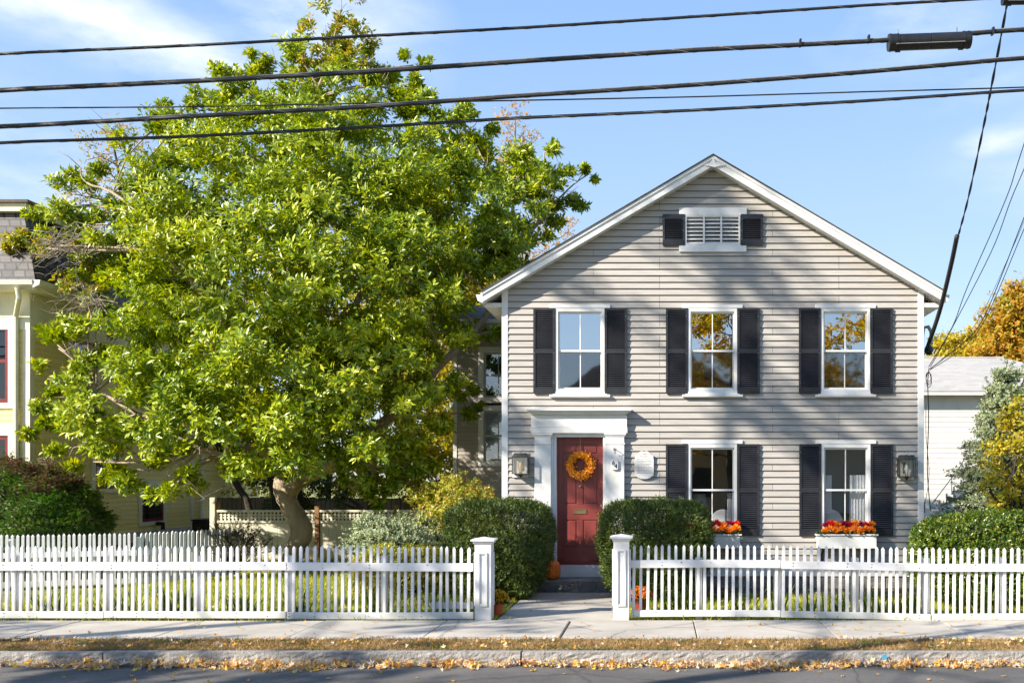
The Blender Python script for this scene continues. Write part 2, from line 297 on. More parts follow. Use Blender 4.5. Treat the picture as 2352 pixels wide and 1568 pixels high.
# ------------------------------------------------------------------ foliage
def unit(a): return a / np.maximum(np.linalg.norm(a, axis=1, keepdims=True), 1e-9)
def leaf_mesh(name, base, direc, nrm, length, width, mats, parent=None, droop=0.15, fold=0.15, at=None, shape='leaf', midx=None):
    """one small folded leaf per row: base point, direction, approximate face normal"""
    n = len(base); d = unit(direc); w = unit(np.cross(d, nrm)); u = np.cross(w, d)
    L = np.broadcast_to(np.asarray(length, float), (n,))[:, None]; W = np.broadcast_to(np.asarray(width, float), (n,))[:, None] * 0.5
    if shape == 'leaf':
        p = [base, base + d * L * .55 + w * W, base + d * L - u * L * droop, base + d * L * .55 - w * W, base + d * L * .52 - u * W * fold * 2 ]
        V = np.stack(p, 1).reshape(-1, 3); nv = 5
        fa = np.array([[0, 4, 2, 1], [0, 3, 2, 4]])
    elif shape == 'blade':
        p = [base - w * W, base + w * W, base + d * L * .55 + w * W * .75 - u * L * droop * .3, base + d * L * .55 - w * W * .75 - u * L * droop * .3, base + d * L - u * L * droop]
        V = np.stack(p, 1).reshape(-1, 3); nv = 5
        me = bpy.data.meshes.new(name)
        idx = (np.arange(n) * nv)[:, None]
        loops = np.concatenate([idx + np.array([[0, 1, 2, 3]]), idx + np.array([[3, 2, 4]])], 1).ravel()
        me.vertices.add(n * nv); me.vertices.foreach_set('co', V.ravel())
        me.loops.add(n * 7); me.loops.foreach_set('vertex_index', loops)
        st = (np.arange(n) * 7)[:, None] + np.array([[0, 4]]); me.polygons.add(n * 2)
        me.polygons.foreach_set('loop_start', st.ravel()); me.update(calc_edges=True); me.validate()
        return link(name, me, mats, parent, at)
    elif shape == 'star':                     # a dry maple-like leaf: a five-pointed outline, curled
        k = 10; ang = np.arange(k) * 2 * math.pi / k
        rad = np.where(np.arange(k) % 2 == 0, 1.0, 0.48)
        jit = 1 + 0.25 * (RNG.random((n, k)) - 0.5)
        ca = (np.cos(ang) * rad)[None, :, None] * jit[:, :, None]; sa = (np.sin(ang) * rad)[None, :, None] * jit[:, :, None]
        cur = (RNG.random((n, 1, 1)) * droop * 2 + 0.05)
        ring = base[:, None, :] + d[:, None, :] * ca * L[:, None, :] * .5 + w[:, None, :] * sa * W[:, None, :] + u[:, None, :] * (sa ** 2 + 0.4 * ca ** 2) * cur * L[:, None, :]
        V = np.concatenate([base[:, None, :], ring], 1).reshape(-1, 3); nv = k + 1
        fa = np.array([[0, 1 + i, 1 + (i + 1) % k, 0] for i in range(k)])[:, :3]
    m = fa.shape[1]; me = bpy.data.meshes.new(name)
    idx = (np.arange(n) * nv)[:, None, None] + fa[None]
    me.vertices.add(n * nv); me.vertices.foreach_set('co', V.ravel())
    me.loops.add(idx.size); me.loops.foreach_set('vertex_index', idx.ravel())
    me.polygons.add(n * len(fa)); me.polygons.foreach_set('loop_start', np.arange(n * len(fa)) * m)
    if midx is not None: me.polygons.foreach_set('material_index', np.repeat(midx, len(fa)))
    me.update(calc_edges=True); me.validate()
    return link(name, me, mats, parent, at)
def rnd(n): return unit(RNG.normal(size=(n, 3)))
def clump_points(blobs, per_m3=None, clumps=14, n=400, spread=0.28, shell=0.55, flat=0.75):
    """blobs: (x,y,z,rx,ry,rz,weight). Twig ends gather in clumps lying mostly towards the outside of each blob."""
    P = []; Nn = []
    for b in blobs:
        c = np.array(b[:3]); r = np.array(b[3:6]); w = b[6] if len(b) > 6 else 1
        k = max(3, int(clumps * w)); q = rnd(k); rad = shell + (1 - shell) * RNG.random((k, 1)) ** 0.6
        cc = c + q * rad * r
        m = int(n * w); i = RNG.integers(0, k, m)
        o = np.clip(RNG.normal(size=(m, 3)), -1.6, 1.6) * spread * r.mean(); o[:, 2] *= flat
        p = cc[i] + o; P.append(p); Nn.append(unit(0.55 * q[i] + 0.7 * unit(o + 1e-6) + 0.35 * unit((p - c) / r)))
    return np.concatenate(P), np.concatenate(Nn)
def rosettes(P, Nn, k, length, width, upb=0.3, splay=1.0, along=1.3):
    """k leaves fanned about each twig end"""
    m = len(P); ax = unit(Nn + np.array([0, 0, upb])); r = rnd(m * k)
    axr = np.repeat(ax, k, 0); side = unit(r - axr * (r * axr).sum(1, keepdims=True))
    s = splay * (0.55 + 0.9 * RNG.random((m * k, 1)))
    d = unit(axr + side * s); base = np.repeat(P, k, 0) + d * length * 0.1 - axr * length * (RNG.random((m * k, 1)) ** 1.5) * along
    nrm = unit(axr * 1.0 - side * 0.25 + 0.35 * rnd(m * k) + np.array([0, 0, 0.35]))
    L = length * (0.65 + 0.6 * RNG.random(m * k)); W = width * (0.7 + 0.5 * RNG.random(m * k))
    return base, d, nrm, L, W
def limb(mb, pts, r0, r1, n=7, wob=0.0, steps=5):
    """a smooth tapering limb through the given points"""
    pts = [Vector(p) for p in pts]; out = []
    for i in range(len(pts) - 1):
        p0 = pts[max(i - 1, 0)]; p1 = pts[i]; p2 = pts[i + 1]; p3 = pts[min(i + 2, len(pts) - 1)]
        for s in range(steps):
            t = s / steps
            q = 0.5 * ((2 * p1) + (p2 - p0) * t + (2 * p0 - 5 * p1 + 4 * p2 - p3) * t * t + (3 * p1 - p0 - 3 * p2 + p3) * t ** 3)
            out.append(q + Vector((U(-wob, wob), U(-wob, wob), U(-wob, wob))))
    out.append(pts[-1]); m = len(out)
    r = [r0 + (r1 - r0) * (i / (m - 1)) ** 0.8 for i in range(m)] if not isinstance(r0, list) else list(np.interp(np.linspace(0, len(r0) - 1, m), range(len(r0)), r0))
    mb.tube(out, r, n); return out, r
def branchwork(mb, limbs, targets, r=0.05, sub=3, subr=0.012, subl=0.8):
    nodes = [(p, rr) for L in limbs for p, rr in zip(*L)]
    for t in targets:
        t = Vector(t)
        best = min(nodes, key=lambda q: (q[0] - t).length + (1.5 * max(0, q[0].z - t.z + 0.3)))
        a = best[0]; mid = (a + t) / 2 + Vector((U(-.2, .2), U(-.2, .2), U(-.15, .15))) * min(1, (t - a).length * 0.5)
        o = limb(mb, [a, mid, t], min(best[1] * 0.7, r), subr * 1.3, 5, steps=4)
        for s in range(sub):
            i = random.randrange(3, len(o[0])); d = Vector((U(-1, 1), U(-1, 1), U(-.4, 1))).normalized() * subl * U(.5, 1)
            q = o[0][i]; mb.tube([q, q + d * .5 + Vector((U(-.1, .1), U(-.1, .1), U(-.05, .1))), q + d], [subr, subr * .7, subr * .3], 4)

def lap_wall(mb, plane, a0, a1, z0, z1, expo, depth, base, face=-1, holes=(), span=None, start=None):
    """real lapped clapboards. plane 'x': wall runs along x, faces -y (face=-1). plane 'y': runs along y, faces +x."""
    zs = z0 if start is None else start
    k = math.floor((z0 - zs) / expo + 1e-6)
    while True:
        za = zs + k * expo; zb = za + expo
        if za >= z1 - 1e-6: break
        k += 1
        lo, hi = max(za, z0), min(zb, z1)
        cuts = sorted({lo, hi} | {h for H in holes for h in H[2:4] if lo < h < hi})
        for c0, c1 in zip(cuts[:-1], cuts[1:]):
            segs = [(a0, a1)]
            for H in holes:
                if H[2] < c1 - 1e-6 and H[3] > c0 + 1e-6:
                    ns = []
                    for s0, s1 in segs:
                        if H[1] <= s0 or H[0] >= s1: ns.append((s0, s1)); continue
                        if H[0] > s0: ns.append((s0, H[0]))
                        if H[1] < s1: ns.append((H[1], s1))
                    segs = ns
            for s0, s1 in segs:
                l0, l1, r0, r1 = s0, s0, s1, s1
                if span:
                    pa, pb = span(c0), span(c1)
                    l0, r0 = max(s0, pa[0]), min(s1, pa[1]); l1, r1 = max(s0, pb[0]), min(s1, pb[1])
                    if r0 <= l0: continue
                    if r1 < l1: l1 = r1 = (l1 + r1) / 2
                d0 = depth * (1 - (c0 - za) / expo) + 0.001; d1 = depth * (1 - (c1 - za) / expo) + 0.001
                def mk(a, d, z): return (a, base - d, z) if plane == 'x' else (base + d, a, z)
                v = [mk(l0, d0, c0), mk(r0, d0, c0), mk(r1, d1, c1), mk(l1, d1, c1)]
                f = [(0, 1, 2, 3)]
                if abs(c0 - za) < 1e-6:
                    v += [mk(l0, 0, c0), mk(r0, 0, c0)]; f.append((4, 5, 1, 0))
                mb.add(v, f)
# ================================================================== SETTING
def structure(o): o['kind'] = 'structure'; return o
structure(MB().box(-400, 400, -300, 500, -0.6, -0.30).build('ground', 'lawnbase'))
structure(MB().box(-70, 70, 3.0, 11.32, -0.29, -0.15).build('road', 'asphalt'))
structure(MB().box(-70, 70, -60, 2.8, -0.29, -0.02).build('lawn', 'lawnbase'))
structure(MB().box(-70, 70, 2.8, 3.0, -0.29, 0.0).build('kerb', 'granite'))
# granite kerb with a rough split face
kb = MB()
for a, b_ in zip([-30, -16.2, -11.3, -6.49, -1.61, 3.37, 8.3, 13.2], [-16.21, -11.31, -6.5, -1.62, 3.36, 8.29, 13.19, 30]):
    a += 0.006; b_ -= 0.006; n = max(6, int((b_ - a) / 0.07)); rows = 6
    dz = U(-0.006, 0.006); vs = []
    prof = [U(-.012, .012) for _ in range(n + 1)]
    for j in range(rows + 1):
        t = j / rows
        for i in range(n + 1):
            x = a + (b_ - a) * i / n
            y = 11.305 + (0 if j == rows else U(-0.009, 0.007) + prof[i] * .5 + 0.004 * math.sin(i * 0.7 + j))
            vs.append((x, y, -0.20 + (0.20 + dz) * t + (0 if j == rows else U(-.005, .005))))
    fs = [(j * (n + 1) + i, j * (n + 1) + i + 1, (j + 1) * (n + 1) + i + 1, (j + 1) * (n + 1) + i) for j in range(rows) for i in range(n)]
    kb.add(vs, fs); m = len(kb.v)
    kb.add([(a, 11.305, dz), (b_, 11.305, dz), (b_, 11.43, dz), (a, 11.43, dz), (a, 11.43, -.25), (b_, 11.43, -.25), (a, 11.305, -.25), (b_, 11.305, -.25)],
           [(0, 1, 2, 3), (3, 2, 5, 4), (0, 3, 4, 6), (1, 7, 5, 2)])
structure(kb.build('kerb', 'granite'))
o = MB(); cx, cz = X(2031, 11.28), Z(1508, 11.28)
o.prism([(cx + .032 * math.cos(t) * U(.8, 1.1), cz + .038 * math.sin(t) * U(.8, 1.1)) for t in np.linspace(0, 2 * math.pi, 12, endpoint=False)], 'y', 11.262, 11.275)
structure(o.build('kerb_paint_mark', 'bluepaint'))
structure(MB().box(-70, 70, 11.435, 12.29, -0.29, -0.012).build('verge', 'vergebase'))
sw = MB(); js = [-40, -27, -20, -16.9, -15.2, -13.5, -11.75, -10.0, -8.25, -6.5, -4.77, -3.03, -1.28, .478, 2.26, 3.99, 5.8, 7.6, 9.4, 14, 40]
for i in range(len(js) - 1):
    g = 0.028 if abs(js[i] + 1.28) < .01 else 0.009
    h = U(-.005, .005); sw.box(js[i] + g, js[i + 1] - 0.006, 12.3, 13.84, -0.29, h)
structure(bevel(sw.build('sidewalk', 'concrete'), 0.008, 2))
wk = MB()
for a, b_ in ((13.855, 15.6), (15.612, 17.22)): wk.box(-2.33, -0.64, a, b_, -.2, -0.004)
structure(bevel(wk.build('path', 'concrete'), .008))
structure(MB().box(-70, 70, 13.845, 120, -0.29, -0.03).build('lawn', 'lawnbase'))
structure(MB().box(-0.6, 5.6, 16.7, 17.84, -0.2, 0.0).box(-4.6, -2.36, 15.4, 17.84, -.2, -.012).build('soil', 'soil'))

def in_poly_pts(n, x0, x1, y0, y1, ok=None):
    x = RNG.uniform(x0, x1, n); y = RNG.uniform(y0, y1, n)
    if ok is not None: k = ok(x, y); x, y = x[k], y[k]
    return x, y
def grass(name, n, area, z, h, w, m, ok=None, label=None, lean=0.5):
    x, y = in_poly_pts(n, *area, ok); k = len(x)
    b = np.stack([x, y, np.full(k, z)], 1); d = unit(np.stack([RNG.normal(0, lean, k), RNG.normal(0, lean, k), np.ones(k)], 1))
    nr = rnd(k); H = h * (0.4 + 0.9 * RNG.random(k) ** 1.5)
    o = leaf_mesh(name, b, d, nr, H, w, m, droop=0.35, shape='blade'); return meta(o, label, 'grass', kind='stuff')
notwalk = lambda x, y: ~((x > -2.36) & (x < -0.62))
grass('lawn_grass', 52000, (-10.6, -2.2, 13.95, 21.8), -0.035, 0.10, 0.012, 'grass', lambda x, y: notwalk(x, y) & ((x > -9.6 - (y - 17) * .3) | (y < 17.6)), 'sunlit yellow green lawn behind the left picket fence')
grass('lawn_grass', 15000, (-0.6, 8.5, 13.95, 16.9), -0.035, 0.10, 0.012, 'grass', None, 'short strip of lawn between right picket fence and house')
vg = grass('verge_grass', 60000, (-8.5, 6.2, 11.45, 12.32), -0.02, 0.055, 0.008, 'vergegrass', None, 'dry brown and green grass strip between sidewalk and kerb', 0.9)

# fallen leaves
def leafdir(k, flat=0.35): return unit(np.stack([RNG.normal(size=k), RNG.normal(size=k), RNG.normal(size=k) * flat], 1)), unit(np.stack([RNG.normal(0, flat, k), RNG.normal(0, flat, k), np.ones(k)], 1))
k = 6500; x = RNG.uniform(-8.2, 5.6, k); den = 0.65 + 0.35 * np.sin(x * 1.9) * np.sin(x * .8 + 1)
den = den * (.55 + .45 * np.sin(x * 5.3 + np.sin(x * 2.1) * 2)); y = 11.27 - np.abs(RNG.normal(0, 0.12, k)) * (0.35 + 1.0 * den); keep = RNG.random(k) < np.clip(0.25 + 0.75 * den, 0, 1); x, y = x[keep], y[keep]; k = len(x)
z = -0.145 + RNG.random(k) ** 1.3 * np.clip(0.075 - (11.27 - y) * 0.28, 0.008, 1)
d_, n_ = leafdir(k, 0.7)
meta(leaf_mesh('leaf_litter', np.stack([x, y, z], 1), d_, n_, (s_ := .028 + .085 * RNG.random(k) ** 2), s_ * RNG.uniform(.6, 1, k), 'litter', shape='star', droop=.35),
     'drift of orange and tan leaves in the gutter along the kerb', 'leaf litter', kind='stuff')
k = 420; x = RNG.uniform(-8.4, 6, k); y = 11.5 + RNG.random(k) * .8; d_, n_ = leafdir(k, 0.4)
meta(leaf_mesh('leaf_litter', np.stack([x, y, RNG.uniform(.005, .035, k)], 1), d_, n_, RNG.uniform(.04, .085, k), RNG.uniform(.035, .075, k), 'litter', shape='star', droop=.3),
     'curled tan leaves caught in the grass of the verge', 'leaf litter', kind='stuff')
k = 700; x = RNG.uniform(-10, 7, k); y = RNG.uniform(14.1, 21, k); d_, n_ = leafdir(k, 0.4)
meta(leaf_mesh('leaf_litter', np.stack([x, y, RNG.uniform(.0, .05, k)], 1)[(x < -2.4) | (x > -.5)], d_[(x < -2.4) | (x > -.5)], n_[(x < -2.4) | (x > -.5)], .06, .055, 'litter', shape='star', droop=.3),
     'yellow leaves strewn over the lawn behind the pickets', 'leaf litter', kind='stuff')
def one_leaf(x, y, z, label, group, s):
    b = np.array([[x, y, z]]); d_, n_ = leafdir(1, .2)
    o = leaf_mesh('fallen_leaf', b, d_, n_, s, s * .85, 'litter', shape='star', droop=.28, at=(x, y, z)); meta(o, label, 'leaf', group)
for i in range(60):
    one_leaf(U(-8, 5.4), 12.4 + 1.35 * random.random(), 0.010, 'small dry leaf lying on the pale concrete sidewalk', 'dry leaves on the sidewalk', U(.045, .085))
for i in range(44):
    one_leaf(U(-7.4, 5), 10.2 + .85 * random.random(), -0.143, 'small dry leaf lying on the dark asphalt road', 'dry leaves on the road', U(.045, .09))
for i in range(14):
    one_leaf(U(-2.25, -.7), U(13.95, 17.1), 0.004, 'small dry leaf lying on the concrete path to the door', 'dry leaves on the path', U(.045, .08))

# ================================================================== THE GREY HOUSE
HY = 17.85
house = thing('clapboard_house', 'grey clapboard house with black shutters, white trim and a dark red front door', 'house', (0.98, HY, 0))
CX = 0.972; HL, HR = X(1153, HY), X(2121.5, HY); SL = 0.588; ZB = 7.70   # under side of the roof at the ridge
def under(x): return ZB - SL * abs(x - CX)
WIN = []   # centre px, glass top, meeting, glass bottom
for cx, up in ((1332.5, 1), (1636.3, 1), (1941, 1), (1636, 0), (1942, 0)):
    WIN.append((cx, 720, 806.5, 890.3, 700, 708.5, 899, 912, 708.5, 904) if up else (cx, 1031.6, 1125.5, 1218, 1010.5, 1019, 1227, 1237, 1019.5, 1229))
holes = []
for w in WIN: holes.append((X(w[0] - 50, HY), X(w[0] + 50, HY), Z(w[3] + 4, HY), Z(w[1] - 4, HY)))
DX0, DX1, DZ0, DZ1 = X(1276, HY), X(1388, HY), Z(1298, HY), Z(1004, HY)
holes.append((DX0, DX1, 0.0, DZ1))
VX0, VX1, VZ0, VZ1 = X(1577, HY), X(1696, HY), Z(560.6, HY), Z(498.5, HY)
holes.append((VX0, VX1, VZ0, VZ1))
mb = MB()
lap_wall(mb, 'x', HL + .1, HR - .1, LAP0, 7.75, EXPO, 0.024, HY, holes=holes, span=lambda z: (CX - (ZB + .03 - z) / SL, CX + (ZB + .03 - z) / SL), start=LAP0)
mb.build('wall', 'siding', house)
mb = MB(); HB = 22.4
lap_wall(mb, 'y', HY + .02, HB, LAP0, under(HR) + .02, EXPO, .017, HR - .012, start=LAP0)
mb.add([(HL + .02, HY + .02, .3), (HL + .02, HB, .3), (HL + .02, HB, under(HL)), (HL + .02, HY + .02, under(HL))], [(0, 1, 2, 3)])
mb.add([(HL, HB, .3), (HR, HB, .3), (HR, HB, under(HR)), (CX, HB, ZB), (HL, HB, under(HL))], [(0, 1, 2, 3, 4)])
mb.build('wall', 'siding', house)
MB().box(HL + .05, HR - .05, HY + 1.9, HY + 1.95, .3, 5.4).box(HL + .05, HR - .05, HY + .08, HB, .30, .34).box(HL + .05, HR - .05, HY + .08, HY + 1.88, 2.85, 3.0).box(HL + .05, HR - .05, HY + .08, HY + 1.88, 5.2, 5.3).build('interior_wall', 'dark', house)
bevel(box('corner_board', 'white', house, HL, HL + .112, HY - .028, HY + .09, .30, under(HL) + .05))
bevel(box('corner_board', 'white', house, HR - .112, HR, HY - .028, HY + .09, .30, under(HR) + .05))
box('skirting_board', 'white', house, HL, HR, HY - .035, HY + .05, Z(1322, HY), .372)
fb = MB()
for i in range(11):
    xa = HL + .02 + i * .705; fb.box(xa, xa + .695, HY - U(0, .02), HY + .2, -.25, Z(1322.5, HY) - .002)
bevel(fb.build('foundation', 'stone', house), .012)
# roof
RY0 = 17.60; HW = 4.19
for s in (-1, 1):
    e = CX + s * HW; top = .17
    def sl(x): return ZB - SL * abs(x - CX)
    p = [(CX, ZB), (e, sl(e)), (e, sl(e) + top), (CX, ZB + top)]
    if s > 0: p = p[::-1]
    MB().prism(p, 'y', RY0 + .025, HB + .3).build('soffit', 'white', house)
    e2 = CX + s * (HW + .03)
    # rake board: front face of the overhang, with a thin crown strip on top
    q = [(CX, ZB - .012), (e, sl(e) - .012), (e, sl(e) + top - .02), (CX, ZB + top - .02)]
    if s > 0: q = q[::-1]
    MB().prism(q, 'y', RY0, RY0 + .024).build('rake_board', 'white', house)
    q = [(CX, ZB + top - .055), (e2, sl(e2) + top - .055), (e2, sl(e2) + top), (CX, ZB + top)]
    if s > 0: q = q[::-1]
    MB().prism(q, 'y', RY0 - .022, RY0 - .001).build('rake_moulding', 'white', house)
    q = [(CX, ZB + top + .002), (e2, sl(e2) + top + .002), (e2, sl(e2) + top + .024), (CX, ZB + top + .03)]
    if s > 0: q = q[::-1]
    MB().prism(q, 'y', RY0 - .04, HB + .33).build('roof', 'roof', house)
    # box gutter and its return along the eave
    zt = sl(e) + .12
    g = [(e, zt - .15), (e + s * .09, zt - .11), (e + s * .125, zt), (e, zt)]
    if s > 0: g = g[::-1]
    MB().prism(g, 'y', RY0 + .03, HB).build('gutter', 'white', house)
    xa, xb = (HL, HL - .30) if s < 0 else (HR, HR + .30)
    MB().box(min(xa, xb), max(xa, xb), HY - .02, HB, under(HL) - .26, under(HL) - .18).build('soffit', 'white', house)
    MB().prism([(CX - .1, ZB - .014), (CX + .1, ZB - .014), (CX, ZB + .05)], 'y', RY0 - .004, RY0 - .001) if False else None
# peeling patch at the peak
MB().prism([(CX - .17, ZB - .0), (CX + .02, ZB - .045), (CX + .22, ZB + .0), (CX + .05, ZB + .035), (CX, ZB + .12), (CX - .06, ZB + .03)], 'y', RY0 - .03, RY0 - .023).build('peak_patch', 'white', house)

def frame(mb, x0, x1, z0, z1, w, ya, yb, wb=None, wt=None):
    wb = w if wb is None else wb; wt = w if wt is None else wt
    mb.box(x0, x0 + w, ya, yb, z0, z1).box(x1 - w, x1, ya, yb, z0, z1).box(x0 + w, x1 - w, ya, yb, z0, z0 + wb).box(x0 + w, x1 - w, ya, yb, z1 - wt, z1); return mb
def shutter(x0, x1, z0, z1, Y, split=.47, low=False):
    mb = MB(); ya, yb = Y - .058, Y - .02; t = .042
    mb.box(x0, x0 + t, ya, yb, z0, z1).box(x1 - t, x1, ya, yb, z0, z1)
    h = z1 - z0; zm = z0 + h * split
    rails = [(z0, z0 + .105), (zm, zm + .075), (z1 - .045, z1)] if h > .8 else [(z0, z0 + .11), (z1 - .09, z1)]
    for a, b_ in rails: mb.box(x0 + t, x1 - t, ya + .001, yb, a, b_)
    mb.box(x0 + t, x1 - t, yb - .004, yb - .001, z0 + .05, z1 - .03)
    for (a, b_), (c, d) in zip(rails[:-1], rails[1:]):
        n = int((c - b_) / .036); st = (c - b_) / n
        for i in range(n):
            z = b_ + st * i
            mb.prism([(ya + .004, z + .004), (ya + .010, z), (yb - .006, z + st * .82), (yb - .012, z + st * .9)], 'x', x0 + t, x1 - t)
    s = mb.build('shutter', 'shutter', house)
    sb = MB()
    for xx in (x0 + .02, x1 - .02):
        for zz in (z0 + .2 * min(h, 1), z1 - .15 * min(h, 1), zm): sb.box(xx - .006, xx + .006, ya - .005, ya - .001, zz - .006, zz + .006)
    sb.build('screw', 'steel', s)
for w in WIN:
    c, gt, gm, gb, ht, hb, st, sb, sht, shb = w; up = gt < 900
    mb = MB(); x0, x1 = X(c - 56.7, HY), X(c + 56.7, HY); zt, zb = Z(hb, HY), Z(st, HY); gx0, gx1 = X(c - 50, HY), X(c + 50, HY)
    gz0, gz1 = Z(gb + 3.5, HY), Z(gt - 3.5, HY)
    mb.box(x0, gx0, HY - .042, HY + .11, zb, zt).box(gx1, x1, HY - .042, HY + .11, zb, zt)
    mb.box(gx0, gx1, HY - .042, HY + .11, gz1, zt).box(gx0, gx1, HY - .042, HY + .11, zb, gz0)
    win = bevel(mb.build('window', 'white', house), .006)
    bevel(box('head_trim', 'white', win, X(c - 69.3, HY), X(c + 69.3, HY), HY - .05, HY, zt + .001, Z(ht, HY)), .005)
    bevel(box('sill', 'white', win, X(c - 69.3, HY), X(c + 69.3, HY), HY - .085, HY - .001, Z(sb, HY), Z(sb, HY) + .045), .006)
    box('apron', 'white', win, X(c - 62, HY), X(c + 62, HY), HY - .05, HY - .001, Z(sb, HY) + .046, zb - .001)
    zm = Z(gm, HY); i = .024
    for (a, b_, ya, gl) in ((zm - .012, gz1, HY - .008, 'glass_clear' if up else 'glass_low'), (gz0, zm + .018, HY + .034, 'glass_screen' if up else 'glass_low')):
        sm = MB(); frame(sm, gx0 + .002, gx1 - .002, a, b_, i, ya, ya + .038, .035, .03)
        mx = (gx0 + gx1) / 2; sm.box(mx - .009, mx + .009, ya + .008, ya + .03, a + .03, b_ - .03)
        sm.build('sash', 'white', win)
        box('pane', gl, win, gx0 + .02, gx1 - .02, ya + .016, ya + .020, a + .02, b_ - .02)
    shutter(X(c - 106.8, HY), X(c - 56.9, HY), Z(shb, HY), Z(sht, HY), HY)
    shutter(X(c + 57, HY), X(c + 108, HY), Z(shb, HY), Z(sht, HY), HY)
    if not up:       # things seen through the ground-floor glass
        cu = MB(); n = 26
        for xa, xb in ((gx0 - .05, gx0 + .17), (gx1 - .3, gx1 + .05)) if c > 1800 else ((gx1 - .12, gx1 + .05),):
            vs = []
            for k2 in range(n + 1):
                t = k2 / n; xx = xa + (xb - xa) * t; yy = HY + .13 + .014 * math.sin(t * 40)
                vs += [(xx, yy, gz0 - .2), (xx, yy, gz0 + (1.05 if c > 1800 else .72))]
            cu.add(vs, [(2 * k2, 2 * k2 + 2, 2 * k2 + 3, 2 * k2 + 1) for k2 in range(n)])
        cu.build('curtain', 'curtain', win)
def armchair(px, Y, label):
    x = X(px, Y); t = thing('armchair', label, 'chair', (x, Y, .34), 'white chairs inside the ground-floor windows')
    o_ = [(x + .24 * math.cos(a), 1.18 + .26 * math.sin(a)) for a in np.linspace(0, math.pi, 12)]; o_ = [(x + .24, .75)] + o_ + [(x - .24, .75)]
    bevel(MB().prism(o_, 'y', Y, Y + .08).build('backrest', 'curtain', t), .02)
    bevel(box('seat', 'curtain', t, x - .25, x + .25, Y - .02 + .1, Y + .55, .74, .84), .02)
    for dx_ in (-.22, .18):
        for dy_ in (.1, .5): box('leg', 'stem', t, x + dx_, x + dx_ + .04, Y + dy_, Y + dy_ + .04, .34, .739)
armchair(1660, 18.08, 'white round-backed chair seen through the middle ground-floor window'); armchair(1908, 18.08, 'white round-backed chair seen through the right ground-floor window')
lp = thing('table_lamp', 'white table lamp seen through the middle ground-floor window', 'lamp', (X(1605, 18.9), 18.9, 1.3))
MB().lathe([(.17, .42), (.13, .66), (.12, .66), (.16, .42)], (X(1605, 18.9), 18.9, 1.05), 20).build('lamp_shade', 'curtain', lp); MB().lathe([(.09, 0), (.09, .02), (.03, .05), (.06, .2), (.02, .38), (0, .45)], (X(1605, 18.9), 18.9, 1.05), 14).build('lamp_base', 'stem', lp)
sd_ = thing('sideboard', 'dark sideboard under the table lamp inside the house', 'cabinet', (X(1605, 18.9), 18.9, .34)); box('carcass', 'stem', sd_, X(1605, 18.9) - .4, X(1605, 18.9) + .4, 18.7, 19.15, .42, 1.045)
for dx_ in (-.37, .33): box('leg', 'stem', sd_, X(1605, 18.9) + dx_, X(1605, 18.9) + dx_ + .04, 18.75, 18.8, .34, .419)
# louvred gable vent
mb = MB(); e = .03
frame(mb, VX0 - e, VX1 + e, VZ0 - .015, VZ1 + .015, e, HY - .045, HY + .08, .02, .02)
for f_ in (1 / 3, 2 / 3):
    xx = VX0 + (VX1 - VX0) * f_; mb.box(xx - .016, xx + .016, HY - .04, HY + .03, VZ0, VZ1)
vent = mb.build('gable_vent', 'white', house)
lv = MB(); n = 7; st = (VZ1 - VZ0) / n
for i in range(n):
    z = VZ0 + st * i; lv.prism([(HY - .03, z + .002), (HY - .022, z), (HY + .045, z + st * .78), (HY + .037, z + st * .86)], 'x', VX0, VX1)
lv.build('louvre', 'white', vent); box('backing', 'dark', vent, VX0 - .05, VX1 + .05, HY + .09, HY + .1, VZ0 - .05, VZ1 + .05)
bevel(box('head_trim', 'white', vent, X(1559.7, HY), X(1715, HY), HY - .05, HY, VZ1 + .018, Z(478.6, HY)), .005)
bevel(box('sill', 'white', vent, X(1559.7, HY), X(1714, HY), HY - .05, HY, Z(579.4, HY), VZ0 - .018), .005)
shutter(X(1522, HY), X(1573, HY), Z(565, HY), Z(493.5, HY), HY); shutter(X(1701, HY), X(1751.5, HY), Z(565, HY), Z(493.5, HY), HY)
# door surround
YP = HY - .10
mb = MB()
mb.box(X(1219, YP - .03), X(1441, YP - .03), YP - .03, HY, Z(994, YP - .03), Z(981.5, YP - .03))
mb.box(X(1220, YP - .015), X(1440, YP - .015), YP - .015, HY, Z(981, YP - .015), Z(953, YP - .015))
mb.box(X(1265, HY - .06), X(1392, HY - .06), HY - .06, HY + .02, Z(1003.5, HY - .06), Z(993, HY - .06) + .02)
for a, b_ in ((1265.3, 1272), (1386, 1391.6)): mb.box(X(a, HY), X(b_, HY), HY - .05, HY + .03, Z(1322, HY), Z(1003.6, HY))
mb.box(X(1272.2, HY), X(1278.5, HY), HY - .035, HY + .13, Z(1295, HY), Z(1003.6, HY)).box(X(1385.2, HY), X(1385.9, HY), HY - .035, HY + .13, Z(1295, HY), Z(1003.6, HY))
sur = bevel(mb.build('door_surround', 'white', house), .005)
h = MB(); zc = Z(953, YP)
for (dy, ex, a, b_) in ((.16, 8, 0, .022), (.19, 3.5, .022, .05), (.225, -2, .05, .075), (.25, -4.5, .075, .098)):
    yy = HY - dy; h.box(X(1213 + ex, yy), X(1446 - ex, yy), yy, HY, zc + a + .0005, zc + b_)
h.box(X(1208, HY - .25), X(1451, HY - .25), HY - .24, HY, zc + .0985, zc + .104)
bevel(h.build('hood', 'white', sur), .004)
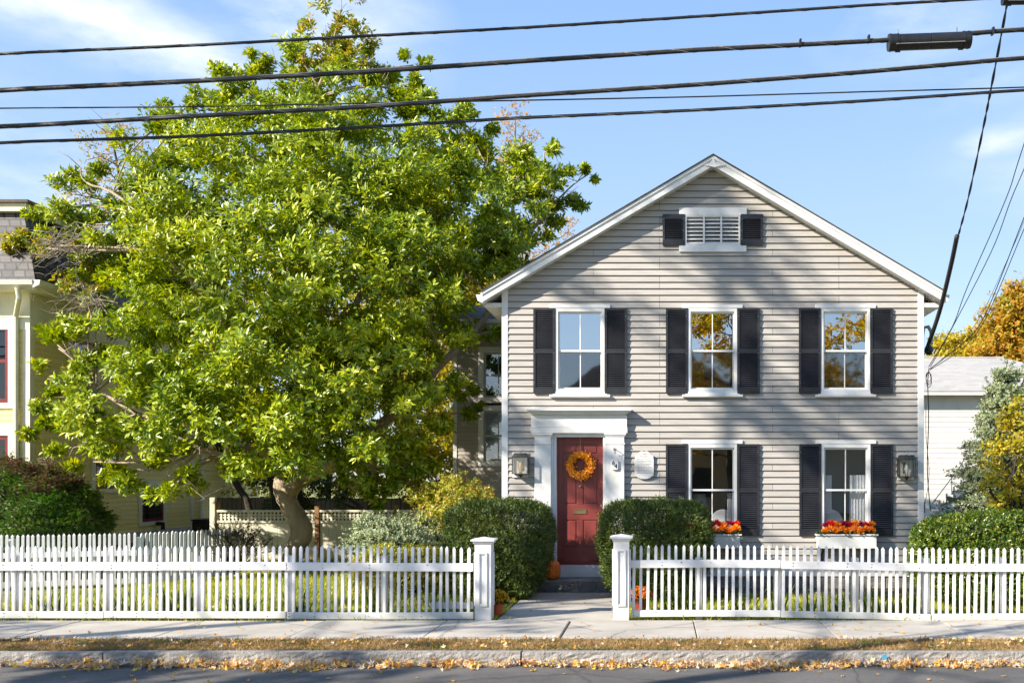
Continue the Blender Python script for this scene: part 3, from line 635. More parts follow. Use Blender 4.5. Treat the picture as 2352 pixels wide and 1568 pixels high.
for a, b_, ca, cb in ((1227.7, 1265.3, 1223, 1269.5), (1391.7, 1433.8, 1387.5, 1438)):
    p = MB(); p.box(X(a, YP), X(b_, YP), YP, HY, .03 + Z(1322, YP), Z(993.5, YP) - .001)
    p.box(X(a - 2, YP), X(b_ + 2, YP), YP - .012, HY, Z(1020, YP), Z(1017, YP))
    p.box(X(ca, YP), X(cb, YP), YP - .028, HY, Z(998.5, YP), Z(994.5, YP)).box(X(a - 2.2, YP), X(b_ + 2.2, YP), YP - .015, HY, Z(1001.5, YP), Z(998.6, YP))
    bevel(p.build('pilaster', 'white', sur), .004)
box('threshold', 'maroon', house, X(1276, HY), X(1388, HY), HY - .05, HY + .17, Z(1295.7, HY), Z(1289.6, HY))
box('sill_board', 'white', house, X(1265.5, HY), X(1391.5, HY), HY - .055, HY + .02, Z(1324, HY), Z(1295.8, HY) - .001)
YD = HY + .085
def dx(p): return X(p, YD)
def dz(p): return Z(p, YD)
d = MB(); d.box(dx(1276), dx(1388), YD + .012, YD + .04, dz(1291), dz(1004))
cols = [(1292.6, 1325.5), (1339, 1373)]; rows_ = [(1019, 1042.5), (1056, 1157.5), (1193, 1257)]
xs = [1276, 1292.6, 1325.5, 1339, 1373, 1388]; ys = [1004, 1019, 1042.5, 1056, 1157.5, 1193, 1257, 1291]
d.box(dx(xs[0]), dx(xs[1]), YD, YD + .0115, dz(ys[-1]), dz(ys[0])).box(dx(xs[4]), dx(xs[5]), YD, YD + .0115, dz(ys[-1]), dz(ys[0]))
for a, b_ in ((0, 1), (2, 3), (4, 5), (6, 7)): d.box(dx(xs[1]), dx(xs[4]), YD, YD + .0115, dz(ys[b_]), dz(ys[a]))
for a, b_ in rows_: d.box(dx(xs[2]), dx(xs[3]), YD, YD + .0115, dz(b_), dz(a))
for a, b_ in rows_:
    for c0, c1 in cols: d.box(dx(c0 + 3.2), dx(c1 - 3.2), YD + .001, YD + .0118, dz(b_ - 3.2), dz(a + 3.2))
door = bevel(d.build('door', 'red', house), .006, 2)
ms = MB(); frame(ms, dx(1316.6), dx(1347), dz(1179), dz(1169), .012, YD - .012, YD - .001); ms.box(dx(1318), dx(1345.5), YD - .006, YD - .002, dz(1177.5), dz(1170.5))
ms.build('mail_slot', 'brass', door)
MB().lathe([(0.0, 0), (.02, 0), (.022, .01), (.018, .03), (0.0, .032)], (0, 0, 0), 14).build('door_knob', 'steel', door)
kn = [o for o in bpy.data.objects if o.name == 'door_knob'][0]; kn.rotation_euler = (math.pi / 2, 0, 0); kn.location = Vector((dx(1380.4), YD, dz(1160.6))) - worldloc(door)
kn2 = kn.copy(); kn2.name = 'door_lock'; COL.objects.link(kn2); kn2.parent = door; kn2.location = Vector((dx(1332.3), YD, dz(1116))) - worldloc(door)
# front stone step
bevel(box('stone_step', 'step', None, X(1208, 17.25), -.3, 17.23, 17.79, -.1, .197), .018, 3)
meta([o for o in bpy.data.objects if o.name == 'stone_step'][0], 'weathered grey stone step below the red door', 'step')

# side wing (ell) of the same house
EY = 22.0
mb = MB(); ex0, ex1 = X(1041, EY), HL + .02
eh = [(X(1112, EY), X(1160, EY), Z(1060, EY), Z(806, EY))]
lap_wall(mb, 'x', ex0 + .08, ex1, .3, Z(770, EY), .0900, .013, EY, holes=eh, start=.3); mb.build('wall', 'ell', house)
box('corner_board', 'white', house, ex0, ex0 + .085, EY - .025, EY + .08, .2, Z(770, EY))
box('wall', 'ell', house, ex0 + .01, ex0 + .05, EY + .08, 30, .2, Z(770, EY)); box('foundation', 'stone', house, ex0, ex1, EY - .01, EY + .1, -.2, .3)
box('frieze_board', 'cream', house, ex0 - .05, ex1, EY - .04, EY + .05, Z(770, EY), Z(757, EY))
MB().box(ex0 - .35, ex1, EY - .42, EY + .1, Z(757, EY - .1), Z(757, EY - .1) + .03).box(ex0 - .36, ex1, EY - .44, EY - .425, Z(757, EY - .1) - .01, Z(745, EY - .4)).build('soffit', 'white', house)
MB().prism([(EY - .56, Z(742, EY - .5)), (EY - .445, Z(746, EY - .5)), (EY - .445, Z(733, EY - .5)), (EY - .56, Z(733, EY - .5))], 'x', ex0 - .4, ex1).build('gutter', 'white', house)
MB().prism([(EY - .5, Z(734, EY - .5)), (EY + 4, Z(734, EY - .5) + 1.1), (EY + 8, Z(734, EY - .5)), (EY + 8, Z(734, EY - .5) - .1), (EY - .5, Z(734, EY - .5) - .06)], 'x', ex0 - .4, ex1).build('roof', 'roof', house)
for a, b_ in ((797, 925), (931, 1070)):
    f_ = MB(); x0, x1 = X(1099, EY), X(1186, EY); z0, z1 = Z(b_, EY), Z(a, EY)
    frame(f_, x0, x1, z0, z1, .12, EY - .035, EY + .08)
    w_ = f_.build('window', 'white', house); s_ = MB(); frame(s_, x0 + .12, x1 - .12, z0 + .12, z1 - .12, .045, EY, EY + .04)
    zm = (z0 + z1) / 2; s_.box(x0 + .16, x1 - .16, EY + .002, EY + .038, zm - .025, zm + .025); xm = (x0 + x1) / 2 + .02; s_.box(xm - .01, xm + .01, EY + .004, EY + .03, z0 + .16, z1 - .16)
    s_.build('sash', 'metalgrey', w_); box('pane', 'glass_low', w_, x0 + .15, x1 - .15, EY + .02, EY + .024, z0 + .15, z1 - .15)
    if a > 900:
        bl = MB(); n = 22
        for i in range(n): z = z0 + .15 + (z1 - z0 - .3) * i / n; bl.prism([(EY + .10, z), (EY + .105, z - .002), (EY + .145, z + .04), (EY + .14, z + .042)], 'x', x0 + .15, x1 - .15)
        bl.build('blind', 'curtain', w_)
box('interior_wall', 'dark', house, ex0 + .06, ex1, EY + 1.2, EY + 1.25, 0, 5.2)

# ================================================================== lanterns, signs, wreath
def lantern(px0, px1, bx0, bx1, y0, y1, amber, label):
    YF = HY - .25; t = thing('wall_lantern', label, 'lantern', (X((px0 + px1) / 2, HY), HY, Z(y1, HY)), 'lanterns on the house front')
    box('back_board', 'white', t, X(px0, HY), X(px1, HY), HY - .045, HY - .0235, Z(y1, HY), Z(y0, HY))
    x0, x1 = X(bx0, YF), X(bx1, YF); zt, zb = Z(y0 + 12.5, YF), Z(y1 - 9, YF); ya, yb = YF, HY - .055; w = .016
    fr = MB()
    for xx in (x0, x1 - w):
        for yy in (ya, yb - w): fr.box(xx, xx + w, yy, yy + w, zb, zt)
    fr.box(x0 - .004, x1 + .004, ya - .004, yb, zb - .012, zb).box(x0 - .006, x1 + .006, ya - .006, yb, zt, zt + .012)
    fr.box((x0 + x1) / 2 - .04, (x0 + x1) / 2 + .04, yb - .001, HY - .046, zb + .05, zt - .05)
    fr.build('frame', 'bronze', t)
    rf = MB(); zr = Z(y0 + 1, YF); e = .032
    v = [(x0 - .004, ya - .004, zt + .013), (x1 + .004, ya - .004, zt + .013), (x1 + .004, yb, zt + .013), (x0 - .004, yb, zt + .013), (x0 + e, ya + .07, zr), (x1 - e, ya + .07, zr), (x1 - e, yb - .03, zr), (x0 + e, yb - .03, zr)]
    rf.add(v, [(3, 2, 1, 0), (0, 1, 5, 4), (1, 2, 6, 5), (2, 3, 7, 6), (3, 0, 4, 7), (4, 5, 6, 7)]); rf.build('roof', 'bronze', t)
    gp = MB(); gp.box(x0 + w, x1 - w, ya + .005, ya + .007, zb, zt).box(x0 + .005, x0 + .007, ya + w, yb - w, zb, zt).box(x1 - .007, x1 - .005, ya + w, yb - w, zb, zt)
    gp.build('pane', 'glass_lantern', t)
    c = ((x0 + x1) / 2, (ya + yb) / 2, zb)
    ch = MB().lathe([(.0, .0), (.03, 0), (.024, .05), (.04, .10), (.045, .13), (.03, .18), (.016, .24), (.014, .26), (0, .26)], c, 14); ch.build('bulb', 'amber' if amber else 'candle', t, smooth=True)
    MB().lathe([(0, -.075), (.012, -.07), (.05, -.02), (.06, -.0125), (0, -.0125)], c, 12).build('finial', 'bronze', t)
    ring = [(c[0] + .035 * math.cos(a), c[1], zr + .035 + .03 * math.sin(a)) for a in np.linspace(0, 2 * math.pi, 15)]
    MB().tube(ring, .003, 4).build('ring', 'wire', t)
lantern(1177.6, 1213.8, 1175.7, 1212.5, 1038.3, 1095.7, True, 'square bronze wall lantern left of the red door with an amber bulb')
lantern(2060.6, 2097, 2066, 2104.5, 1043, 1101.5, False, 'square bronze wall lantern near the right corner of the house')

def textmesh(txt, size, x, y, z, m, parent, name='lettering', align='CENTER', bold=0.0, rot=0, ext=.0015):
    cu = bpy.data.curves.new(name, 'FONT'); cu.body = txt; cu.size = size; cu.align_x = align; cu.align_y = 'CENTER'; cu.extrude = ext; cu.offset = bold
    o = bpy.data.objects.new('tmp', cu); COL.objects.link(o); bpy.context.view_layer.update()
    me = bpy.data.meshes.new_from_object(o.evaluated_get(bpy.context.evaluated_depsgraph_get())); bpy.data.objects.remove(o)
    from mathutils import Matrix
    me.transform(Matrix.Translation((x, y, z)) @ Matrix.Rotation(math.pi / 2, 4, 'X') @ Matrix.Rotation(rot, 4, 'Z'))
    return link(name, me, m, parent)
def smooth_outline(pts, it=2):
    for _ in range(it):
        q = []
        for i in range(len(pts)):
            a, b_ = pts[i], pts[(i + 1) % len(pts)]; q += [(a[0] * .75 + b_[0] * .25, a[1] * .75 + b_[1] * .25), (a[0] * .25 + b_[0] * .75, a[1] * .25 + b_[1] * .75)]
        pts = q
    return pts
ps = [(565, 375), (640, 350), (690, 300), (740, 245), (800, 235), (860, 262), (920, 235), (985, 245), (1035, 300), (1085, 350), (1165, 375), (1165, 1020), (1110, 1025), (1050, 1075), (960, 1105), (860, 1112), (770, 1105), (680, 1075), (610, 1020), (565, 1015)]
def plq(c, sx=1.0): return [(X(1416.4 + (865 + (a - 865) * sx) * .07323, HY - .05), Z(1018.2 + (675 + (b_ - 675) * sx) * .07323, HY - .05)) for a, b_ in c][::-1]
pl = thing('historic_plaque', 'white scalloped plaque dated 1844 with fine lettering beside the door', 'plaque', (X(1480, HY), HY - .03, Z(1099, HY)))
bevel(MB().prism(smooth_outline(plq(ps), 1), 'y', HY - .062, HY - .038).build('plate', 'white', pl), .003)
o1, o2 = smooth_outline(plq(ps, .93), 1), smooth_outline(plq(ps, .915), 1); r_ = MB(); n = len(o1)
r_.add([(p[0], HY - .0625, p[1]) for p in o1] + [(p[0], HY - .0625, p[1]) for p in o2], [(i, (i + 1) % n, n + (i + 1) % n, n + i) for i in range(n)]); r_.build('border_line', 'greyink', pl)
MB().box(X(1475, HY), X(1485, HY), HY - .038, HY - .0235, Z(1080, HY), Z(1055, HY)).build('mount', 'white', pl)
pc = X(1479.7, HY - .06)
textmesh('1844', .042, pc, HY - .063, Z(1042.3, HY - .06), 'goldink', pl, bold=.0006)
textmesh('Built for the Stone Co.', .019, pc, HY - .063, Z(1046.3, HY - .06), 'greyink', pl)
MB().prism([(pc - .055, Z(1048.3, HY)), (pc, Z(1050.3, HY)), (pc + .055, Z(1048.3, HY)), (pc, Z(1049, HY))], 'y', HY - .0635, HY - .0622).build('ornament', 'goldink', pl)
lines = ['House constructed for Henry', '& Thos. Whitney who purchased', 'a small workshop; later was sold as', 'he was unable to repay and trade', 'work on, and began mill side.', 'The property served as tenement', 'in 1898. Converted to apartment &', 'group homes until 1972 when the', 'building was extensively restored &', 'reopened to serve as a book office.']
for i, l in enumerate(lines): textmesh(l, .0205, X(1461.8, HY - .06), HY - .063, Z(1054.3 + i * 3.43, HY - .06), 'greyink', pl, align='LEFT')
ns = thing('house_number_sign', 'small white house number sign reading 64 on the right pilaster', 'house number', (X(1412, YP), YP, Z(1078, YP)))
x0, x1, z0, z1 = X(1404.8, YP - .03), X(1420, YP - .03), Z(1078.6, YP - .03), Z(1055.6, YP - .03); c_ = .02
bevel(MB().prism([(x0 + c_, z0), (x1 - c_, z0), (x1, z0 + c_), (x1, z1 - c_), (x1 - c_, z1), (x0 + c_, z1), (x0, z1 - c_), (x0, z0 + c_)], 'y', YP - .035, YP - .003).build('plate', 'white', ns), .004)
textmesh('6', .115, X(1409.3, YP), YP - .037, Z(1063, YP), 'ink', ns, bold=.002); textmesh('4', .115, X(1414.6, YP), YP - .037, Z(1070.5, YP), 'ink', ns, bold=.002)
hk = thing('coat_hook', 'small nickel hook above the house number on the pilaster', 'hook', (X(1411.6, YP), YP, Z(1035, YP)))
hx, hz = X(1411.6, YP), Z(1035, YP)
MB().lathe([(0, 0), (.028, 0), (.028, .006), (0, .006)], (0, 0, 0), 12).build('rosette', 'steel', hk)
rz = hk.children[0]; rz.rotation_euler = (math.pi / 2, 0, 0); rz.location = (0, -.001, .03)
MB().tube([(hx, YP - .005, hz + .03), (hx + .01, YP - .06, hz + .045), (hx + .03, YP - .085, hz + .02), (hx + .02, YP - .075, hz - .01), (hx, YP - .05, hz - .03), (hx + .01, YP - .07, hz - .05), (hx + .03, YP - .08, hz - .035)], .007, 6).build('arm', 'steel', hk)

# wreath
wx, wz = dx(1332), dz(1066); wr = thing('autumn_wreath', 'round wreath of orange and yellow leaves hanging on the red door', 'wreath', (wx, YD - .04, wz))
k = 1500; a = RNG.random(k) * 2 * math.pi; rr = .185 + RNG.normal(0, .032, k); q = RNG.normal(0, .032, k)
lopp = 1 + .12 * np.cos(a + .9)
B = np.stack([wx + rr * lopp * np.cos(a), YD - .055 - np.abs(q) * 1.3, wz + rr * lopp * np.sin(a)], 1); D = unit(np.stack([np.cos(a + 1.2), -.5 + 0 * a, np.sin(a + 1.2)], 1) + rnd(k) * .8)
leaf_mesh('leaves', B, D, unit(np.tile([0, -1., .2], (k, 1)) + rnd(k) * .7), RNG.uniform(.03, .06, k), .028, 'wreathleaf', wr)
tw = MB(); tw.tube([(wx + .185 * math.cos(t), YD - .045, wz + .185 * math.sin(t)) for t in np.linspace(0, 2 * math.pi, 30)], .022, 7)
for i in range(16):
    t = U(0, 6.28); p = Vector((wx + .2 * math.cos(t), YD - .06, wz + .2 * math.sin(t))); tw.tube([p, p + Vector((math.cos(t + .6) * .1, U(-.04, 0), math.sin(t + .6) * .1))], .0025, 4)
tw.build('twig_ring', 'darkbark', wr); MB().tube([(wx, YD - .045, wz + .2), (wx + .01, YD - .01, dz(1019)), (wx + .01, YD - .004, dz(1004))], .004, 4).build('hanger', 'brass', wr)

# window boxes with flowers
def petals(c, r, m, parent, n=46):
    q = rnd(n); q[:, 2] = np.abs(q[:, 2]) * .9 + .05; q[:, 1] = q[:, 1] - .3; q = unit(q)
    B = np.array(c) + q * r * .25; leaf_mesh('flower', B, q + rnd(n) * .35, unit(rnd(n) + np.array([0, -.5, .8])), r * .95, r * .55, m, parent, droop=.2)
def window_box(x0, x1, y0, y1, label, fx0, fx1, nf):
    YB = HY - .27; t = thing('flower_box', label, 'window box', (X((x0 + x1) / 2, YB), HY - .15, Z(y1, YB)), 'flower boxes below the ground-floor windows')
    mb = MB(); a, b_ = X(x0 + 3, YB), X(x1 - 3, YB); mb.box(a, b_, YB, HY - .09, Z(y1, YB), Z(y0, YB) - .03); bevel(mb.build('box', 'white', t), .006)
    bevel(box('rim', 'white', t, a - .03, b_ + .03, YB - .02, HY - .088, Z(y0, YB) - .029, Z(y0, YB)), .005)
    for xx in (a + .08, b_ - .14):
        MB().prism([(YB + .04, Z(y1, YB)), (HY - .0245, Z(y1, YB)), (HY - .0245, Z(y1, YB) - .28), (HY - .05, Z(y1, YB) - .28), (HY - .08, Z(y1, YB) - .12)], 'x', xx, xx + .05).build('bracket', 'shutter', t)
    zc = Z(y0, YB); k = 420; P_ = np.stack([RNG.uniform(a, b_, k), RNG.uniform(YB + .01, HY - .1, k), np.full(k, zc - .02)], 1)
    leaf_mesh('foliage', P_, rnd(k) * .7 + np.array([0, -.3, .7]), rnd(k), .09, .035, 'flowergreen', t)
    ms_ = ['petorange', 'petred', 'petorange', 'petmag', 'petorange', 'petred', 'petmag']
    for i in range(nf):
        f_ = (i + .5) / nf; xx = X(fx0 + (fx1 - fx0) * f_, YB) + U(-.02, .02)
        for lvl in (0, 1):
            petals((xx + lvl * .03, YB + .03 + lvl * .09, zc + U(.035, .08) + lvl * .085), U(.075, .10), ms_[(i * 2 + lvl * 3 + (i // 3)) % 7], t)
window_box(1567, 1703, 1226, 1259, 'white window box of red and orange flowers half behind the hedge', 1572, 1698, 8)
window_box(1876, 2016.7, 1226, 1259, 'white window box of red and orange flowers under the right window', 1888, 2010, 9)

# pumpkin and potted mums
pk = thing('pumpkin', 'tall orange pumpkin standing on the stone step beside the door', 'pumpkin', (X(1270, 17.5), 17.5, .197))
c = (X(1270, 17.5), 17.5, .197); R_ = .138
MB().lathe([(0.01, .01), (.06, .0), (.10, .02), (.13, .08), (.138, .17), (.130, .26), (.10, .32), (.05, .345), (.012, .335)], c, 60, .10, 10).build('body', 'pumpkin', pk, smooth=True)
MB().tube([(c[0], c[1], c[2] + .33), (c[0] - .01, c[1], c[2] + .37), (c[0] - .05, c[1] - .01, c[2] + .41)], [.022, .014, .016], 7).build('stem', 'stem', pk)
def mum(x, y, r, h, potm, flm, label, fr=.7, z0=-.02):
    t = thing('potted_mum', label, 'potted plant', (x, y, z0))
    MB().lathe([(0, 0), (r * .62, 0), (r * .85, h), (r * .92, h), (r * .92, h + .02), (r * .8, h + .02), (0, h + .015)], (x, y, z0), 22).build('pot', potm, t, smooth=False)
    k = 900; q = rnd(k); q[:, 2] = np.abs(q[:, 2]); P_ = np.array([x, y, z0 + h]) + q * np.array([r * 1.35, r * 1.35, r * 1.45]) * (RNG.random((k, 1)) ** .3)
    leaf_mesh('foliage', P_, q + rnd(k) * .6, rnd(k), .045, .02, 'flowergreen', t)
    k = int(700 * fr); q = rnd(k); q[:, 2] = np.abs(q[:, 2]) * .8 + .2; P_ = np.array([x, y, z0 + h]) + unit(q) * np.array([r * 1.42, r * 1.42, r * 1.5])
    leaf_mesh('flowers', P_, unit(q) + rnd(k) * .5, unit(q) + rnd(k) * .5, .04, .03, flm, t)
mum(X(1140, 14.42), 14.5, .115, .18, 'potorange', 'mumyellow', 'yellow chrysanthemum in a bright orange pot behind the left gate post')
mum(X(1471, 14.75), 14.75, .12, .2, 'potred', 'mumorange', 'orange chrysanthemum in a dark red pot behind the right picket fence')
# ================================================================== FENCES
def picket_mesh(w, h, tip, dth):
    mb = MB(); a = w / 2; d_ = dth / 2
    v = [(-a, -d_, 0), (a, -d_, 0), (a, d_, 0), (-a, d_, 0), (-a, -d_, h - tip), (a, -d_, h - tip), (a, d_, h - tip), (-a, d_, h - tip), (0, 0, h)]
    mb.add(v, [(3, 2, 1, 0), (0, 1, 5, 4), (1, 2, 6, 5), (2, 3, 7, 6), (3, 0, 4, 7), (4, 5, 8), (5, 6, 8), (6, 7, 8), (7, 4, 8)])
    me = bpy.data.meshes.new('picket'); me.from_pydata(mb.v, [], mb.f); me.materials.append(MAT['fencewhite']); return me
PK = [picket_mesh(.041 + U(-.002, .002), 1.0, .035, .040) for _ in range(5)]
def picket(parent, x, y, z, h, rz=0.0, lean=0.0):
    o = bpy.data.objects.new('picket', random.choice(PK)); COL.objects.link(o); o.parent = parent
    o.location = Vector((x, y, z)) - worldloc(parent); o.rotation_euler = (U(-.008, .008), lean + U(-.012, .012), rz + U(-.08, .08)); o.scale = (1, 1, h)
def rail(parent, pts, hgt, y0, y1):
    """a rail through (x, z_top) points"""
    mb = MB(); p = [(a, b_) for a, b_ in pts] + [(a, b_ - hgt) for a, b_ in pts[::-1]]
    mb.prism(p[::-1], 'y', y0, y1); bevel(mb.build('rail', 'fencewhite', parent), .004)
YF_ = 13.97
def fx(p): return X(p, YF_)
def fz(p): return Z(p, YF_)
lf = thing('picket_fence', 'white picket fence along the sidewalk left of the gate opening', 'fence', (X(540, 14), 14.0, 0), 'white picket fences')
for i in range(88):
    p = 1076 - i * 16.05; x = X(p, 14.03); top = Z(1252.5 + U(-1.5, 1.5) + (1.5 if p > 900 else 0), 14.03)
    picket(lf, x, 14.025, .075, top - .075, lean=.006)
for p in (1083, 1089.5): pass
for pts, b_ in (([(-345, 1290), (120, 1290.5), (238, 1290.5)], 0), ([(238.7, 1291), (450, 1290), (657, 1290)], 0), ([(658.5, 1290.5), (870, 1292), (1086, 1293)], 0)):
    rail(lf, [(fx(a), fz(c)) for a, c in pts], .118, YF_ - .005, YF_ + .032)
for pts in ([(-345, 1403.5), (120, 1403), (238, 1403.5)], [(238.9, 1402.5), (450, 1403.5), (656.5, 1403.5)], [(659, 1405), (870, 1406), (1087, 1405)]):
    rail(lf, [(fx(a), fz(c)) for a, c in pts], .098, YF_ - .008, YF_ + .032)
for p in (-175, 40, 252, 462, 669, 883): bevel(box('post', 'fencewhite', lf, X(p - 7, 14.1), X(p + 7, 14.1), 14.055, 14.145, -.2, Z(1275, 14.1)))
for a, b_ in ((1270, 1298), (1382, 1396)): box('rail', 'fencewhite', lf, X(990, 14.1), X(1088, 14.1), 14.06, 14.095, Z(b_, 14.1), Z(a, 14.1)) if a > 1300 else None
rf = thing('picket_fence', 'white picket fence right of the gate opening, its rails dipping towards the right', 'fence', (X(1900, 14), 14.0, 0), 'white picket fences')
def rtop(p): return np.interp(p, [1450, 1780, 1800, 2130, 2352, 2500], [1250, 1250.5, 1251, 1256.5, 1257, 1257])
for i in range(100):
    p = 1455 + i * 16.35; x = X(p, 14.03)
    picket(rf, x, 14.025, .07, Z(rtop(p) + U(-1.3, 1.3), 14.03) - .07, lean=.006)
for pts in ([(1448, 1286), (1620, 1284.5), (1793, 1286)], [(1794.5, 1287.5), (1960, 1290), (2139, 1294)], [(2140, 1294.5), (2352, 1294), (3085, 1294)]):
    rail(rf, [(fx(a), fz(c)) for a, c in pts], .112, YF_ - .005, YF_ + .032)
for pts in ([(1450, 1401), (1620, 1400), (1793, 1401)], [(1794.5, 1402), (1960, 1405), (2138, 1410)], [(2140.5, 1409), (2352, 1408), (3085, 1408)]):
    rail(rf, [(fx(a), fz(c)) for a, c in pts], .094, YF_ - .008, YF_ + .032)
for p in (1605, 1785, 1963, 2126, 2302, 2480, 2660, 2840, 3020): bevel(box('post', 'fencewhite', rf, X(p - 8, 14.1), X(p + 8, 14.1), 14.055, 14.145, -.2, Z(1280, 14.1)))
# nail heads and rust specks
for par, rows2, a, b_ in ((lf, (1300, 1411), 10, 1080), (rf, (1294, 1409), 1456, 2340)):
    nb = MB()
    for r2 in rows2:
        for i in range(int((b_ - a) / 60)):
            p = a + i * 60 + U(-12, 12); dzr = (float(rtop(p)) - 1250 if par is rf else 0)
            for dy in (-3.5, 3.5):
                if random.random() < .7: x, z = fx(p + U(-1, 1)), fz(r2 + dzr + dy); s = U(.0035, .008); nb.box(x - s, x + s, YF_ - .0105, YF_ - .004, z - s, z + s)
    nb.build('nail', 'stem', par)
def gate_post(xa, xb, ytop, label):
    Yf = 13.86; x0, x1 = X(xa, Yf), X(xb, Yf); w = x1 - x0; zt = Z(ytop, Yf); t = thing('gate_post', label, 'gate post', ((x0 + x1) / 2, Yf + w / 2, 0), 'gate posts of the picket fence')
    cx_, cy_ = (x0 + x1) / 2, Yf + w / 2; e = w / 2
    bevel(box('post', 'fencewhite', t, x0, x1, Yf, Yf + w, -.1, zt - .07), .006)
    c = MB()
    for (ex, a, b_) in ((.018, -.078, -.056), (.032, -.056, -.042), (.05, -.042, -.022)): c.box(cx_ - e - ex, cx_ + e + ex, cy_ - e - ex, cy_ + e + ex, zt + a + .0005, zt + b_)
    k_ = e + .05; c.add([(cx_ - k_, cy_ - k_, zt - .0215), (cx_ + k_, cy_ - k_, zt - .0215), (cx_ + k_, cy_ + k_, zt - .0215), (cx_ - k_, cy_ + k_, zt - .0215), (cx_, cy_, zt + .012)], [(0, 1, 4), (1, 2, 4), (2, 3, 4), (3, 0, 4)])
    c.build('cap', 'fencewhite', t)
    z0, z1 = Z(1391.5, Yf), Z(1268 + (ytop - 1235), Yf)
    for side in (0, 1, 2):
        m = MB(); a_, b_ = cx_ - .065, cx_ + .065; frame(m, a_, b_, z0, z1, .022, Yf - .020, Yf - .001); frame(m, a_ + .022, b_ - .022, z0 + .022, z1 - .022, .012, Yf - .012, Yf - .001)
        if side:
            s = 1 if side == 1 else -1
            m.v = [(cx_ + s * (cy_ - y), cy_ + s * (x - cx_), z) for x, y, z in m.v]
        bevel(m.build('panel_moulding', 'fencewhite', t), .003)
gate_post(1090, 1128, 1235, 'white square gate post left of the path with a flat pyramid cap')
gate_post(1409, 1445, 1228.5, 'white square gate post right of the path, slightly taller')

# side picket fence running back on the left, rails towards us
sf = thing('picket_fence', 'white picket fence running back between the two yards', 'fence', (-10.6, 18.3, 0), 'white picket fences')
path_ = [(-13.6, 17.1), (-9.9, 18.35), (-9.86, 18.4), (-8.72, 19.9)]
seg = 0.0
for (xa, ya), (xb, yb) in ((path_[0], path_[1]), (path_[2], path_[3])):
    L = math.hypot(xb - xa, yb - ya); ux, uy = (xb - xa) / L, (yb - ya) / L; n = int(L / .083); ang = math.atan2(uy, ux)
    for i in range(n):
        s_ = (i + .5) * .083; o = bpy.data.objects.new('picket', random.choice(PK)); COL.objects.link(o); o.parent = sf
        o.location = Vector((xa + ux * s_ - uy * .03, ya + uy * s_ + ux * .03, .06)) - worldloc(sf); o.rotation_euler = (0, U(-.01, .01), ang); o.scale = (1.1, 1, .93 + U(-.01, .01))
    for zt, hh in ((.66, .10), (.13, .09)):
        mb = MB(); w2 = .022
        q = [(xa - uy * -w2, ya + ux * -w2), (xb - uy * -w2, yb + ux * -w2), (xb + uy * .0 - uy * -.0, yb), (xa, ya)]
        q = [(xa + uy * w2, ya - ux * w2), (xb + uy * w2, yb - ux * w2), (xb - uy * .006, yb + ux * .006), (xa - uy * .006, ya + ux * .006)]
        mb.prism(q, 'z', zt - hh, zt); mb.build('rail', 'fencewhite', sf)
for p in (path_[0], (-11.9, 17.7), path_[1], path_[3]):
    bevel(box('post', 'fencewhite', sf, p[0] - .05, p[0] + .05, p[1] + .06, p[1] + .15, -.2, .9))

# cream lattice-top fence at the back of the yard
LY = 22.6; cf = thing('lattice_fence', 'cream board fence with a lattice top band behind the leaning tree', 'fence', (X(700, LY), LY, 0))
def lx(p): return X(p, LY)
def lz(p): return Z(p, LY)
for a, b_ in ((500, 724), (735, 906), (917, 1035)):
    x0, x1 = lx(a), lx(b_)
    bevel(box('top_rail', 'creamfence', cf, x0, x1, LY - .05, LY + .04, lz(1175.5), lz(1170.5)), .004)
    box('rail', 'creamfence', cf, x0, x1, LY - .035, LY + .03, lz(1200), lz(1194.5))
    l = MB(); z0, z1 = lz(1194.4), lz(1175.6); s_ = .0885; n = int((x1 - x0) / s_)
    for i in range(n + 1): l.box(x0 + i * s_ - .021, x0 + i * s_ + .021, LY - .012, LY - .001, z0, z1)
    for i in range(1, 3): zz = z0 + (z1 - z0) * i / 3; l.box(x0, x1, LY, LY + .011, zz - .018, zz + .018)
    l.build('lattice', 'creamfence', cf)
    m = MB(); bw = .2; n = int((x1 - x0) / bw)
    for i in range(n + 1):
        xa, xb = x0 + i * bw + .002, min(x0 + (i + 1) * bw - .002, x1)
        if xb > xa: m.box(xa, xb, LY - .01 + U(-.002, .002), LY + .012, -.1, lz(1200.5))
    bevel(m.build('board_panel', 'creamfence', cf), .003)
for a, b_, t in ((484, 496, 1142), (724.5, 734.5, 1161), (906.5, 916.5, 1160)):
    bevel(box('post', 'creamfence' if a < 500 else 'postwood', cf, lx(a), lx(b_), LY - .06, LY + .05, -.2, lz(t)), .006)
bevel(box('post', 'postwood', cf, lx(497), lx(503), LY - .01, LY + .09, -.2, lz(1150)), .006)
WY = 29.0; wf = thing('stockade_fence', 'brown weathered board fence further behind the lattice fence', 'fence', (X(760, WY), WY, 0))
m = MB(); x = X(480, WY)
while x < X(1035, WY): m.box(x, x + .138, WY, WY + .02, -.2, 1.43 + U(-.012, .012) + (x + 13.5) * -.004); x += .142
m.build('board_panel', 'brownwood', wf)
for p in (600, 770, 840, 925): box('post', 'brownwood', wf, X(p, WY), X(p, WY) + .1, WY - .1, WY - .001, -.2, 1.46)
# wooden fence piece seen behind the spruce on the right
bf = thing('stockade_fence', 'weathered board fence behind the blue spruce on the right', 'fence', (X(2330, 23), 23, 0)); m = MB(); x = X(2285, 23)
while x < 12.5: m.box(x, x + .138, 23, 23.02, -.2, 1.58 + U(-.012, .012)); x += .143
m.build('board_panel', 'brownwood', bf)

